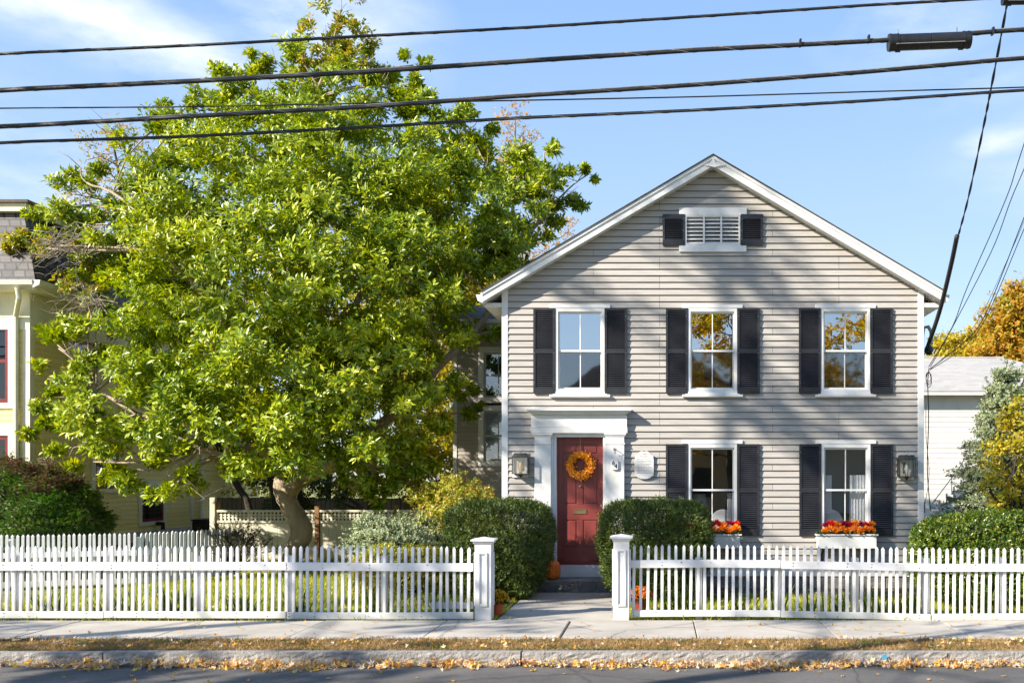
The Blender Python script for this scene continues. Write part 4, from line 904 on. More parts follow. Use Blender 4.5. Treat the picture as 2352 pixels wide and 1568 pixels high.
# ================================================================== NEIGHBOUR HOUSES
YY = 21.0; YX = X(68, YY); yh = thing('mansard_house', 'yellow clapboard house with a slate mansard roof and maroon sashes at the left edge', 'house', (YX - 3, YY + 3, 0))
zb_, zt_ = .62, 5.95
wins = [(-16.5, X(22, YY) , Z(925, YY), Z(728, YY)), (-16.5, X(22, YY), 1.3, Z(1000, YY))]
mb = MB(); lap_wall(mb, 'x', YX - 9, YX - .1, zb_, zt_, .115, .014, YY, holes=[(a + .0, b_, c, d_) for a, b_, c, d_ in wins], start=zb_)
mb.build('wall', 'yellow', yh)
side = [(155, 193, 5.45, 4.0), (244, 268, 3.1, 1.5)]
mb = MB(); lap_wall(mb, 'y', YY + .02, 33.0, zb_, zt_, .115, .014, YX, start=zb_); mb.build('wall', 'yellow', yh)
box('corner_board', 'cream', yh, YX - .13, YX + .022, YY - .025, YY + .12, zb_, zt_)
box('frieze_board', 'cream', yh, YX - 9, YX + .02, YY - .03, YY - .0145, Z(757, YY) , zt_ + .1)
box('frieze_board', 'cream', yh, YX + .015, YX + .03, YY - .02, 33, 5.35, zt_ + .1)
box('foundation', 'stone', yh, YX - 9, YX + .01, YY - .01, 33, -.2, .35); box('water_table', 'offwhite', yh, YX - 9, YX + .04, YY - .04, 33, .35, zb_)
# bracketed cornice and gutter
box('cornice', 'cream', yh, YX - 9.2, YX + .42, YY - .42, 33.3, 6.02, 6.08)
MB().prism([(YY - .56, 6.1), (YY - .421, 6.03), (YY - .421, 6.20), (YY - .58, 6.20)], 'x', YX - 9.2, YX + .42).build('gutter', 'offwhite', yh)
MB().prism([(YX + .421, 6.03), (YX + .56, 6.1), (YX + .58, 6.2), (YX + .421, 6.2)], 'y', YY - .55, 33.3).build('gutter', 'offwhite', yh)
# mansard: two steep slate faces
zr0, zr1 = 6.2, 7.86; ins = .72
A = [(YX - 9, YY - .35, zr0), (YX + .35, YY - .35, zr0), (YX + .35 - ins, YY - .35 + ins, zr1), (YX - 9, YY - .35 + ins, zr1)]
Bq = [(YX + .35, YY - .35, zr0), (YX + .35, 33, zr0), (YX + .35 - ins, 33, zr1), (YX + .35 - ins, YY - .35 + ins, zr1)]
MB().add(A + Bq, [(0, 1, 2, 3), (4, 5, 6, 7)]).build('roof', 'slate', yh)
xr, yr = YX + .35 - ins, YY - .35 + ins
MB().box(xr - 9, xr + .16, yr - .16, 33, zr1, zr1 + .17).build('upper_cornice', 'cream', yh); MB().box(xr - 9, xr + .24, yr - .24, 33, zr1 + .171, zr1 + .23).build('roof', 'tile', yh)
MB().tube([(X(40, YY - .5), YY - .5, 6.05), (X(40, YY - .5), YY - .45, 5.85), (X(42, YY), YY - .08, 5.5), (X(42, YY), YY - .07, .3)], .052, 10).build('downspout', 'cream', yh)
for a, b_, c, d_ in wins:
    f_ = MB(); frame(f_, a - .2, b_ + .19, c - .12, d_ + .24, .2, YY - .04, YY + .05, .12, .24); w_ = f_.build('window', 'cream', yh)
    s_ = MB(); frame(s_, a, b_, c, d_, .09, YY - .01, YY + .05); zm = c + (d_ - c) * .49; s_.box(a, b_, YY - .008, YY + .048, zm - .04, zm + .04); s_.build('sash', 'maroon', w_)
    box('pane', 'glass_dark', w_, a + .05, b_ - .05, YY + .02, YY + .024, c + .05, d_ - .05)
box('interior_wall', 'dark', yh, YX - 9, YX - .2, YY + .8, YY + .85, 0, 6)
for (ya, yb, c, d_) in ((22.5, 23.4, 3.75, 5.25), (23.4, 24.4, 1.75, 2.95), (25.5, 26.6, .85, 1.75)):
    f_ = MB(); x = YX
    for (p, q, r1, r2) in ((ya - .15, ya, c - .1, d_ + .2), (yb, yb + .15, c - .1, d_ + .2), (ya, yb, c - .1, c), (ya, yb, d_, d_ + .2)): f_.box(x, x + .045, p, q, r1, r2)
    w_ = f_.build('window', 'cream', yh); s_ = MB()
    for (p, q, r1, r2) in ((ya, ya + .08, c, d_), (yb - .08, yb, c, d_), (ya, yb, c, c + .08), (ya, yb, d_ - .08, d_), (ya, yb, (c + d_) / 2 - .03, (c + d_) / 2 + .03)): s_.box(x, x + .025, p, q, r1, r2)
    s_.build('sash', 'maroon', w_); box('pane', 'glass_screen', w_, x + .0145, x + .018, ya + .05, yb - .05, c + .05, d_ - .05)
for yy in (28.1, 28.75): box('corner_board', 'cream', yh, YX, YX + .05, yy, yy + .2, .35, 5.4)
MB().tube([(YX + .06, 26.2, .78), (YX + .22, 26.2, .78), (YX + .22, 26.2, .62)], .06, 8).build('vent_hood', 'plastic', yh)
ac = thing('air_conditioner', 'black air conditioning unit beside the yellow house wall', 'air conditioner', (-13.0, 27.4, 0))
m = MB(); m.box(X(440, 26), X(492, 26), 26, 26.8, .05, .86); bevel(m.build('casing', 'plastic', ac), .03)
m = MB()
for i in range(16): m.box(X(440, 26) + .02, X(492, 26) - .02, 25.985, 25.999, .12 + i * .043, .14 + i * .043)
m.build('grille', 'shutter', ac); MB().box(X(439, 26), X(493, 26), 25.98, 26.82, .861, .90).build('lid', 'plastic', ac)

# white building on the right
BY = 30.0; bw_ = thing('white_outbuilding', 'white clapboard building with a pale grey shingle roof behind the house on the right', 'building', (9, BY, 0))
mb = MB(); lap_wall(mb, 'x', 4.0, 15.0, -.1, 4.6, .16, .009, BY, start=-.1); mb.build('wall', 'offwhite', bw_)
box('wall', 'offwhite', bw_, 4.0, 15.0, BY + .02, BY + 6, -.1, 4.58)
box('fascia', 'offwhite', bw_, 3.7, 15.3, BY - .4, BY - .36, Z(907, BY - .4), Z(898, BY - .4)); box('soffit', 'offwhite', bw_, 3.7, 15.3, BY - .36, BY + .01, 4.6, 4.64)
ze = Z(898, BY - .4); RD = 33.2; rx = X(2303, RD); zr = Z(822, RD)
MB().add([(3.7, BY - .42, ze), (15.3, BY - .42, ze), (rx, RD, zr), (3.7, RD, zr), (15.3, 37, ze), (3.7, 37, ze)], [(0, 1, 2, 3), (1, 4, 2), (3, 2, 4, 5)]).build('roof', 'greyroof', bw_)
MB().tube([(3.7, RD, zr + .01), (rx, RD, zr + .01)], .035, 6).build('ridge_cap', 'greyroof', bw_)
st_ = thing('outside_stairs', 'white wooden outside stairs with a thin metal handrail by the white building', 'stairs', (8.6, 28, 0))
n = 8; sx0, sx1 = X(2132, 28), X(2262, 28); sz0 = Z(1190, 28)
for i in range(n):
    xa = sx0 + (sx1 - sx0) * i / n; zz = sz0 + .19 * i; box('tread', 'offwhite', st_, xa, xa + .28, 27.4, 28.5, zz, zz + .04); box('riser', 'offwhite', st_, xa + .02, xa + .04, 27.42, 28.48, zz - .17, zz - .001)
MB().prism([(sx0 - .05, sz0 - .3), (sx1 + .2, sz0 + .19 * n - .1), (sx1 + .2, sz0 + .19 * n + .2), (sx0 - .05, sz0)], 'y', 27.33, 27.38).build('stringer', 'offwhite', st_)
for i in range(0, n, 1): xa = sx0 + (sx1 - sx0) * (i + .5) / n; box('baluster', 'offwhite', st_, xa, xa + .04, 27.28, 27.32, sz0 + .19 * i, sz0 + .19 * i + .55)
MB().tube([(X(2138, 27.3), 27.3, Z(1160, 27.3)), (X(2205, 27.3), 27.3, Z(1072, 27.3)), (X(2262, 27.3), 27.3, Z(965, 27.3))], .014, 6).tube([(X(2186, 27.3), 27.3, Z(1097, 27.3)), (X(2186, 27.3), 27.3, Z(1135, 27.3))], .012, 6).build('handrail', 'metalgrey', st_)
mt = box('meter_box', 'metalgrey', None, HR + .02, HR + .24, 18.6, 18.9, Z(1178, 18.6), Z(1152, 18.6), at=(HR + .13, 18.75, Z(1178, 18.6))); bevel(mt, .02); meta(mt, 'grey electric meter box on the right side of the house', 'meter box')

# houses across the street, seen only mirrored in the window panes
oh = thing('opposite_house', 'tan house with a brown hip roof across the street', 'house', (0, -18, 0)); box('wall', 'tan', oh, -5.0, 4.0, -24, -16, -.1, 6.2)
MB().add([(-5.6, -15.5, 6.1), (4.5, -15.5, 6.1), (4.5, -24.5, 6.1), (-5.6, -24.5, 6.1), (-2.2, -20, 9.7), (1.2, -20, 9.7)], [(1, 0, 4, 5), (2, 1, 5), (3, 2, 5, 4), (0, 3, 4), (0, 1, 2, 3)]).build('roof', 'tile', oh)
for xx in (-4.2, -1.4, 1.8):
    for zz in (.9, 3.8): box('window', 'dark', oh, xx, xx + 1, -16.0, -15.97, zz, zz + 1.6)
oh2 = thing('opposite_house', 'pale house with a brown roof across the street to the right', 'house', (11, -20, 0)); box('wall', 'offwhite', oh2, 4.5, 17, -27, -19, -.1, 4.6)
MB().add([(4, -18.5, 4.5), (17.5, -18.5, 4.5), (17.5, -23, 7.4), (4, -23, 7.4), (4, -27.5, 4.5), (17.5, -27.5, 4.5)], [(1, 0, 3, 2), (3, 4, 5, 2), (0, 4, 3), (1, 2, 5)]).build('roof', 'tile', oh2)

# ================================================================== THE MAGNOLIA
mg = thing('magnolia_tree', 'huge glossy green broadleaf tree with a leaning bent trunk behind the left picket fence', 'tree', P3(665, 1310, 21.2))
BL = [(530,195,20.3,.4,0),(585,165,20.4,.45,0),(650,165,20.4,.45,0),(850,150,20.6,.5,0),(885,150,20.6,.42,0),(950,150,20.6,.38,0),(980,230,20.6,.5,0),(1050,250,20.6,.42,0),(1080,290,20.5,.45,0),(760,90,20.5,.5,1),(810,120,20.6,.6,1),(385,270,20.2,.35,0),(430,240,20.2,.3,0),(1250,350,20.4,.4,0),(775,45,20.5,.75,1),(730,120,20.5,.5,1),(700,150,20.3,.8,0),(820,170,20.8,.8,1),(905,205,20.6,.6,0),(955,205,20.5,.4,0),(600,215,20,.85,0),(750,270,19.6,1.2,0),(900,300,20,1.05,0),
(1020,300,20.4,.72,0),(475,285,20,.85,0),(400,340,19.8,.85,0),(560,350,19.2,1.15,0),(700,390,18.9,1.3,0),(860,400,19,1.3,0),(1000,400,19.6,1.05,0),(1120,390,20,.85,0),
(1205,390,20.2,.7,0),(1270,405,20.4,.62,0),(1320,440,20.6,.42,0),(1352,400,20.8,.2,0),(185,385,20.4,.55,0),(320,430,19.4,1.0,0),(180,470,19.9,.75,0),(440,480,18.8,1.25,0),(600,520,18.3,1.35,0),
(780,530,18.2,1.4,0),(950,510,18.6,1.25,0),(1080,500,19.3,1.15,0),(1190,490,19.8,1.0,0),(1262,495,20.4,.65,0),(1225,550,20.3,.45,0),(75,562,20,.42,1),(40,566,20,.2,1),(135,580,20,.4,1),
(300,580,19.6,.85,0),(430,640,18.6,1.15,0),(600,680,17.6,1.4,0),(770,690,17.4,1.4,0),(930,650,18,1.25,0),(1050,620,18.8,.95,0),(1130,600,19.6,.7,0),
(190,650,20,.6,1),(265,760,19.2,.8,0),(135,800,19,.6,0),(110,870,18.9,.45,0),(360,800,18,1.15,0),(520,840,17.4,1.3,0),(700,850,16.9,1.4,0),(860,830,17.3,1.3,0),(985,750,18,.9,0),
(165,910,18.8,.65,0),(260,920,18,.95,0),(400,950,17.4,1.1,0),(560,970,17.2,1.1,0),(740,985,16.9,1.0,0),(880,970,17.3,1.0,0),(975,900,18,.75,0),
(190,1015,18.2,.55,0),(300,1045,17.7,.65,0),(385,1095,17.6,.5,0),(375,1140,17.6,.28,0),(455,1060,17.8,.5,0),(990,1010,18.2,.5,0),(930,1060,18,.45,0),(870,1085,18,.4,0),(800,1060,18,.4,0),(852,1150,18.1,.22,0),(560,1050,18.3,.3,0),
(660,1045,18.6,.38,0),(1075,900,19.7,.3,0),(1080,760,20,.35,0),(1090,940,20,.22,0),
(300,520,22.6,1.2,0),(500,450,22.8,1.4,0),(700,350,23,1.5,0),(900,430,23,1.4,0),(1080,440,22.6,1.1,0),(400,740,22.6,1.3,0),(600,680,23,1.4,0),(820,660,23,1.4,0),(960,720,22.6,1.1,0),(480,930,22,1.1,0),(700,920,22.2,1.2,0),(880,930,22,1.1,0)]
BL += [(110,960,19.2,.5,0),(160,960,19.0,.55,0),(215,1060,18.6,.45,0),(250,1000,18.7,.6,0),(330,1080,18.4,.5,0),(210,830,19.4,.6,0),(95,760,19.6,.35,0),(230,560,20.2,.7,0),(150,520,20.4,.5,0),(240,660,20.0,.7,0),(330,680,19.4,.8,0),(1130,760,20.4,.35,0),(1060,700,19.8,.5,0)]
BL = [(a, b_, 18.4 + (c - 16.9) * .84, r * (18.4 + (c - 16.9) * .84) / c, g) for a, b_, c, r, g in BL]
for grp, mn, nm in ((0, 'magnolia', 'foliage'), (1, 'magnolia_y', 'yellow_foliage')):
    bl = [(*P3(a, b_, c), r * 1.08, r * 1.1, r * .99, max(r ** 2, .12 if grp == 0 else .5)) for a, b_, c, r, g in BL if g == grp]
    Pp, Nn = clump_points(bl, clumps=12, n=340 if grp == 0 else 200, spread=.16, shell=.45, flat=.6)
    B, D, Nr, L, W = rosettes(Pp, Nn, 7, .14 if grp == 0 else .12, .056 if grp == 0 else .05, upb=.35, splay=1.2)
    leaf_mesh(nm, B, D, Nr, L, W, mn, mg, droop=.2, fold=.25)
tb = MB(); TY = 20.3
tr = limb(tb, [P3(663, 1330, 21.2), P3(668, 1295, 21.2), P3(678, 1262, 21.2), P3(693, 1222, 21.2), P3(683, 1190, 21.2), P3(662, 1155, 21.2), P3(650, 1122, 21.2), P3(652, 1098, 21.2)], [.34, .25, .21, .235, .215, .2, .2, .18], .1, 16, .012, 6)
tl = [tr]
def tlimb(pts, r0, r1, n=9): tl.append(limb(tb, [P3(p[0], p[1], 21.2 + (p[2] - 20.3) * .8) for p in pts], r0, r1, n, .03))
tlimb([(652, 1118, 20.3), (645, 1070, 20.2), (610, 1035, 19.8), (570, 1030, 19.2), (516, 1045, 18.6), (440, 1020, 18.2), (340, 960, 18.2), (220, 900, 18.6)], .15, .03)
tlimb([(650, 1110, 20.3), (665, 1050, 20.4), (690, 900, 20.2), (680, 700, 20), (710, 500, 20.2), (690, 330, 20.4), (735, 200, 20.5), (780, 40, 20.5)], .16, .02)
tlimb([(662, 1125, 20.3), (700, 1095, 20.2), (760, 1070, 19.9), (850, 1000, 19.4), (950, 900, 19.3), (1040, 810, 19.8), (1130, 710, 20.4), (1200, 560, 20.6), (1270, 470, 20.6)], .2, .03)
tlimb([(655, 1075, 20.3), (590, 900, 19.4), (500, 720, 19.0), (437, 640, 18.6), (350, 560, 19.4), (300, 470, 19.6), (200, 420, 20.2)], .12, .02)
tlimb([(690, 880, 20.2), (800, 740, 19), (880, 560, 19), (1000, 450, 19.8), (1130, 400, 20.2)], .10, .02)
tlimb([(670, 1060, 20.3), (720, 940, 18.8), (760, 820, 18), (800, 700, 18)], .09, .02)
branchwork(tb, tl[1:], [P3(a, b_, c) for a, b_, c, r, g in BL], .05, 3, .011, .7)
tb.build('trunk', 'bark', mg, smooth=True)
# bare outer twigs reaching over the yellow house and at the top
for base, tips, nn in ((P3(215, 545, 20.4), P3(70, 590, 20.4), 30), (P3(240, 700, 20.2), P3(140, 680, 20.2), 24), (P3(470, 1090, 18.9), P3(430, 1130, 18.8), 3)):
    tw = MB()
    for i in range(nn):
        a = Vector(base) + Vector((U(-.3, .3), U(-.2, .2), U(-.3, .3))); t = Vector(tips) + Vector((U(-.6, .7), U(-.4, .4), U(-.45, .45)))
        q = [a + (t - a) * f + Vector((U(-.1, .1), U(-.08, .08), U(-.12, .12))) * (1.4 if f else 0) for f in (0, .2, .4, .6, .8, 1)]; tw.tube(q, [.010, .008, .006, .005, .004, .002], 4)
        for s_ in range(2): b_ = random.choice(q[2:]); tw.tube([b_, b_ + Vector((U(-.15, .1), 0, U(-.15, .15))), b_ + Vector((U(-.3, .15), U(-.1, .1), U(-.25, .25)))], [.004, .003, .002], 3)
    tw.build('bare_twigs', 'twig', mg)

def simple_tree(name, label, base, trunk_pts, blobs, leafm, size, aspect, n, clumps=16, r0=.14, group=None, barkm='darkbark', k=5, spread=.3, sub=2, shell=.45, cat='tree', subl=.8):
    t = thing(name, label, cat, base, group)
    bl = [(*b_[:3], b_[3], b_[3], b_[3] * (b_[4] if len(b_) > 4 else .9), b_[3] ** 2) for b_ in blobs]
    Pp, Nn = clump_points(bl, clumps=clumps, n=n, spread=spread, shell=shell)
    B, D, Nr, L, W = rosettes(Pp, Nn, k, size, size * aspect, .25, 1.2)
    leaf_mesh('foliage', B, D, Nr, L, W, leafm, t)
    mb = MB(); tl_ = [limb(mb, p, r0 if i == 0 else r0 * .6, .02, 8, .02) for i, p in enumerate(trunk_pts)]
    branchwork(mb, tl_, [b_[:3] for b_ in blobs], .05, sub, .010, subl)
    mb.build('trunk', barkm, t, smooth=True); return t
# fine golden-leaved tree between the magnolia and the yellow house
fb_ = [(*P3(a, b_, 22.4), r) for a, b_, r in ((260, 300, .45), (310, 340, .55), (215, 350, .5), (270, 420, .7), (190, 450, .5), (330, 460, .6), (240, 540, .7), (330, 600, .7), (260, 640, .6), (200, 620, .5), (380, 560, .6))]
simple_tree('fine_leaved_tree', 'thin yellowing fine-leaved tree with a leaning dark stem, left of the big green tree', P3(590, 1290, 23.4), [[P3(592, 1290, 23.4), P3(573, 1166, 23.4), P3(516, 1062, 23.4), P3(430, 850, 23.2), P3(330, 620, 22.8), P3(280, 450, 22.5), P3(258, 300, 22.4)], [P3(430, 850, 23.2), P3(400, 650, 22.8), P3(390, 500, 22.4)]], fb_, 'finegold', .085, .4, 260, 18, .11, sub=7, spread=.34, shell=.2, barkm='darkbark', subl=.7)
# yellow-green trees behind the yard
def yg(px, py, Y, r): return (*P3(px, py, Y), r)
simple_tree('yellow_green_tree', 'yellow green tree filling the gap between the big tree and the grey wing', P3(980, 1200, 30), [[P3(960, 1240, 30), P3(965, 1080, 30), P3(990, 900, 30), P3(1010, 700, 30)]],
    [yg(1000, 700, 30, 1.6), yg(1060, 620, 30.5, 1.5), yg(1120, 680, 31, 1.4), yg(940, 830, 30, 1.6), yg(1020, 860, 29.8, 1.5), yg(1090, 820, 31, 1.4), yg(920, 980, 30, 1.5), yg(1010, 1000, 29.8, 1.4), yg(1080, 980, 31, 1.2), yg(870, 1080, 30, 1.0), yg(970, 1095, 30, 1.0), yg(900, 700, 30, 1.4), yg(1060, 1080, 30.4, .9)], 'yellowgreen', .15, .5, 330, 16, .13)
simple_tree('yellow_green_tree', 'yellow green tree glimpsed behind the middle of the big green tree', P3(760, 1200, 31), [[P3(750, 1240, 31), P3(755, 1000, 31), P3(740, 700, 31)]],
    [yg(560, 1040, 31, 1.3), yg(650, 960, 31, 1.6), yg(780, 1050, 31, 1.2), yg(760, 850, 31, 1.7), yg(700, 700, 31, 1.7), yg(820, 600, 31, 1.7), yg(600, 760, 31, 1.6), yg(600, 1100, 31, .8), yg(830, 1110, 31, .7)], 'yellowgreen', .16, .5, 210, 14, .13)
simple_tree('peach_leaved_tree', 'tall thin peach tinted tree top poking above the right side of the crown', P3(1180, 1100, 34), [[P3(1180, 1150, 34), P3(1175, 700, 34), P3(1180, 400, 34), P3(1185, 260, 34)]],
    [yg(1160, 290, 34, .55), yg(1200, 265, 34, .45), yg(1195, 320, 34, .7), yg(1150, 350, 34, .8), yg(1190, 420, 34, 1.0), yg(1270, 520, 34, .7), yg(1290, 545, 34, .5), yg(1170, 560, 34, 1.2), yg(1230, 590, 34, 1), yg(1180, 680, 34, 1.2)], 'peach', .10, .5, 130, 12, .12, sub=6, barkm='twig')
# dark rhododendron clump and leaning dark stems
simple_tree('rhododendron', 'dark leafy rhododendron with black leaning stems behind the lattice fence', P3(640, 1290, 24.5), [[P3(640, 1200, 24.5), P3(625, 1120, 24.5), P3(610, 1030, 24.5)], [P3(690, 1250, 25), P3(690, 1120, 25), P3(695, 1000, 25)], [P3(640, 1220, 25), P3(655, 1120, 25), P3(640, 1000, 25)], [P3(848, 1180, 25), P3(850, 1100, 25), P3(845, 980, 25)], [P3(830, 1172, 25), P3(815, 1152, 25), P3(780, 1138, 25)]],
    [(*P3(650, 1150, 25), .55, .6), (*P3(700, 1140, 25), .6, .7), (*P3(745, 1120, 25), .6, .8), (*P3(620, 1090, 25), .6), (*P3(720, 1060, 25), .7), (*P3(660, 1020, 25), .8), (*P3(780, 1150, 25), .35)], 'rhodo', .13, .3, 260, 14, .14, k=6, cat='shrub')

# orange and gold trees behind the white building
def ag(px, py, Y, r): return (*P3(px, py, Y), r)
simple_tree('orange_tree', 'tall orange and green autumn tree at the right edge behind the white building', P3(2360, 1100, 42), [[P3(2350, 1160, 42), P3(2345, 900, 42), P3(2350, 720, 42)]],
    [ag(2340, 700, 42, 1.0), ag(2325, 670, 42, .45), ag(2350, 760, 42, 1.5), ag(2300, 760, 42, 1.1), ag(2290, 810, 42, 1.1), ag(2345, 840, 42, 1.5), ag(2400, 730, 42, 1.8), ag(2420, 850, 42, 1.8), ag(2250, 830, 42, .8), ag(2460, 780, 42, 1.8)], 'orange', .2, .55, 380, 18, .22)
simple_tree('golden_tree', 'golden yellow tree low above the white building roof', P3(2210, 1100, 46), [[P3(2210, 1160, 46), P3(2215, 900, 46), P3(2220, 790, 46)]],
    [ag(2225, 780, 46, .9), ag(2200, 800, 46, .9), ag(2165, 800, 46, .7), ag(2240, 810, 46, 1), ag(2190, 850, 46, 1.4), ag(2160, 840, 46, 1), ag(2250, 850, 46, 1.2), ag(2262, 775, 46, .8)], 'goldgreen', .17, .5, 360, 18, .2)
# leaf-covered shrub in front of the spruce
simple_tree('golden_shrub', 'yellow and green leafy shrub in front of the blue spruce at the right edge', P3(2345, 1300, 17.0), [[P3(2330, 1330, 17.0), P3(2325, 1180, 17.0), P3(2330, 1060, 17.0), P3(2335, 960, 17.0)], [P3(2330, 1200, 17.0), P3(2290, 1150, 17.0), P3(2265, 1110, 16.95)]],
    [ag(2335, 965, 17.0, .32), ag(2312, 1000, 17.0, .36), ag(2345, 1030, 16.95, .45), ag(2300, 1045, 16.95, .35), ag(2320, 1090, 16.9, .45), ag(2275, 1105, 16.95, .28), ag(2350, 1130, 16.95, .4), ag(2400, 1030, 17.0, .6), ag(2410, 1130, 17.0, .6), ag(2285, 1150, 16.95, .25), ag(2370, 950, 17.1, .35)], 'goldgreen', .085, .5, 600, 20, .05, k=4, cat='shrub')

# conifers
def spruce(name, label, tips, base, tuft=.10, k=9, per=1):
    """tips: branch runs (start, end, n tufts)"""
    t = thing(name, label, 'spruce' if 'tree' in label else 'shrub', base); P_ = []; N_ = []; mb = MB()
    for a, b_, n in tips:
        a = np.array(a); b_ = np.array(b_); f = RNG.random(n) ** .6; d = b_ - a; sd = np.linalg.norm(d)
        off = RNG.normal(size=(n, 3)) * np.array([1, 1, .45]) * .11 * sd ** .5
        P_.append(a + d * f[:, None] + off * f[:, None] ** .5); N_.append(unit(np.tile(d / sd, (n, 1)) * .9 + unit(off) * .8 + np.array([0, 0, .25])))
        mb.tube([tuple(a), tuple((a + b_) / 2 + np.array([0, 0, -.03])), tuple(b_)], [.018, .012, .005], 5)
    P_ = np.concatenate(P_); N_ = np.concatenate(N_); m = len(P_)
    # each tuft is a short twig bristling with needles
    ax = np.repeat(N_, k, 0); r = rnd(m * k); sd = unit(r - ax * (r * ax).sum(1, keepdims=True)); f = RNG.random((m * k, 1))
    B = np.repeat(P_, k, 0) + ax * tuft * f; D = unit(ax * .75 + sd)
    leaf_mesh('foliage', B, D, r, tuft * .42, tuft * .16, 'spruce', t, droop=.05, fold=.05); return t, mb
sx, sy = X(2312, 18.2), 18.2; runs = []
for i in range(15):
    z = 3.93 - i * .25; rad = .15 + i * .092; n = 7 + i // 2
    for j in range(n):
        a = 2 * math.pi * (j + U(-.3, .3)) / n + i; rr = rad * U(.8, 1.15); runs.append(((sx, sy, z), (sx + rr * math.cos(a), sy + rr * math.sin(a), z - rr * .12 + U(-.05, .05)), int(26 + 70 * rr)))
runs.append(((sx, sy, 3.85), (sx, sy, 4.15), 14)); runs.append(((sx + .2, sy - .2, 3.7), (sx + .28, sy - .2, 4.0), 12)); runs.append(((sx - .25, sy, 3.5), (sx - .3, sy, 3.78), 12))
sp, mb = spruce('blue_spruce', 'blue green spruce tree in front of the white building', runs, (sx, sy, 0), .13, 18)
mb.tube([(sx, sy, -.1), (sx, sy, 2), (sx, sy, 4.0)], [.12, .07, .012], 8); mb.build('trunk', 'darkbark', sp)
sx, sy = X(920, 17.9), 17.9; runs = []
for j in range(95):
    a = U(0, 2 * math.pi); el = U(-.1, 1.25); rr = U(.75, 1.0); runs.append(((sx + .2 * math.cos(a), sy + .2 * math.sin(a), .62), (sx + rr * .92 * math.cos(a) * math.cos(el * .8), sy + rr * .8 * math.sin(a) * math.cos(el * .8), .68 + .68 * rr * math.sin(el)), 60))
sp, mb = spruce('dwarf_blue_spruce', 'low rounded silvery blue spruce shrub left of the clipped hedge', runs, (sx, sy, 0), .12, 16)
mb.tube([(sx, sy, -.1), (sx, sy, .75)], [.08, .03], 7); mb.build('trunk', 'darkbark', sp)

# clipped hedges: a dense skin of short shoots on an uneven rounded box
def hedge(name, label, c, h, rx, ry, n, leafm, size, aspect, k=6, pw=3.2, taper=.0, group=None, z0=0.02, rough=.06, cat='hedge', xend=None):
    t = thing(name, label, cat, (c[0], c[1], 0), group)
    q = RNG.normal(size=(n, 3)); q = unit(q); nn_ = (np.abs(q) ** pw).sum(1) ** (-1 / pw); s = q * nn_[:, None]       # superellipsoid skin
    dpt = 1 - np.abs(RNG.normal(0, .07, n)) - (RNG.random(n) < .12) * RNG.random(n) * .4
    zz = s[:, 2] * dpt; kx = 1 - taper * np.clip(-zz + .15, 0, 1) ** 1.3
    P_ = np.stack([c[0] + s[:, 0] * dpt * rx * kx, c[1] + s[:, 1] * dpt * ry * kx, z0 + h / 2 + zz * h / 2], 1)
    f = np.sin(P_[:, 0] * 7 + P_[:, 2] * 5) * np.sin(P_[:, 1] * 6 + P_[:, 2] * 8 + 1); P_ += q * (rough * f + rough * .45 * RNG.normal(size=n) + (RNG.random(n) < .03) * RNG.random(n) * .1)[:, None]
    Nn = unit(np.sign(s) * np.abs(s) ** (pw - 1) / np.array([rx, ry, h / 2]))
    B, D, Nr, L, W = rosettes(P_, unit(Nn + .5 * rnd(n)), k, size, size * aspect, .3, 1.0)
    leaf_mesh('foliage', B, D, Nr, L, W, leafm, t, droop=.1)
    mb = MB()
    for i in range(34):
        a = Vector((c[0] + U(-.45, .45) * rx, c[1] + U(-.4, .4) * ry, -.05)); b_ = Vector((c[0] + U(-.8, .8) * rx, c[1] + U(-.75, .75) * ry, z0 + h * U(.55, .9)))
        mb.tube([a, (a + b_) / 2 + Vector((U(-.1, .1), U(-.1, .1), 0)), b_], [.025, .017, .006], 5)
    mb.build('stems', 'darkbark', t); return t
hedge('yew_hedge', 'dark clipped yew bush left of the path, rounded on top', (X(1143, 16.3), 16.6, 0), 1.64, .87, .86, 17000, 'yew', .06, .2, 7, pw=5.5, taper=.3, z0=-.02)
hedge('yew_hedge', 'dark clipped yew bush right of the path in front of the left flower box', (X(1504, 16.3), 16.5, 0), 1.64, .93, .8, 17000, 'yew', .06, .2, 7, pw=5.5, taper=.2, z0=-.02)
hedge('privet_hedge', 'long glossy green clipped hedge behind the right end of the picket fence', (7.15, 15.75, 0), 1.5, 3.05, .75, 26000, 'privet', .048, .5, 6, pw=4.5, z0=0.0, rough=.035)
# weeping Japanese maple on the left
t = thing('weeping_maple', 'broad weeping maple mound, dark red on top and green below, at the left edge', 'shrub', (-13.2, 19.7, 0))
n = 15000; q = rnd(n); q[:, 2] = np.where(q[:, 2] < -.25, -q[:, 2], q[:, 2]); dpt = 1 - np.abs(RNG.normal(0, .08, n)); lay = .025 * np.sin(q[:, 2] * 26 + 2 * np.sin(q[:, 0] * 6))
P_ = np.array([-13.15, 19.75, .45]) + q * np.array([1.95, 1.35, 1.9]) * (dpt + lay + .05 * np.sin(q[:, 0] * 9 + q[:, 1] * 7) * np.sin(q[:, 2] * 11) + .03 * RNG.normal(size=n))[:, None]
red = (P_[:, 2] + .35 * np.sin(P_[:, 0] * 3) - .25 * (P_[:, 0] + 13) > 1.85) & (RNG.random(n) < .85)
for sel, mn, nm in ((red, 'maple_red', 'red_foliage'), (~red, 'maple', 'foliage')):
    B, D, Nr, L, W = rosettes(P_[sel], unit(q[sel] * np.array([1, 1, .2]) + np.array([0, 0, -.45])), 5, .085, .026, -.1, .9); leaf_mesh(nm, B, D, Nr, L, W, mn, t, droop=.3)
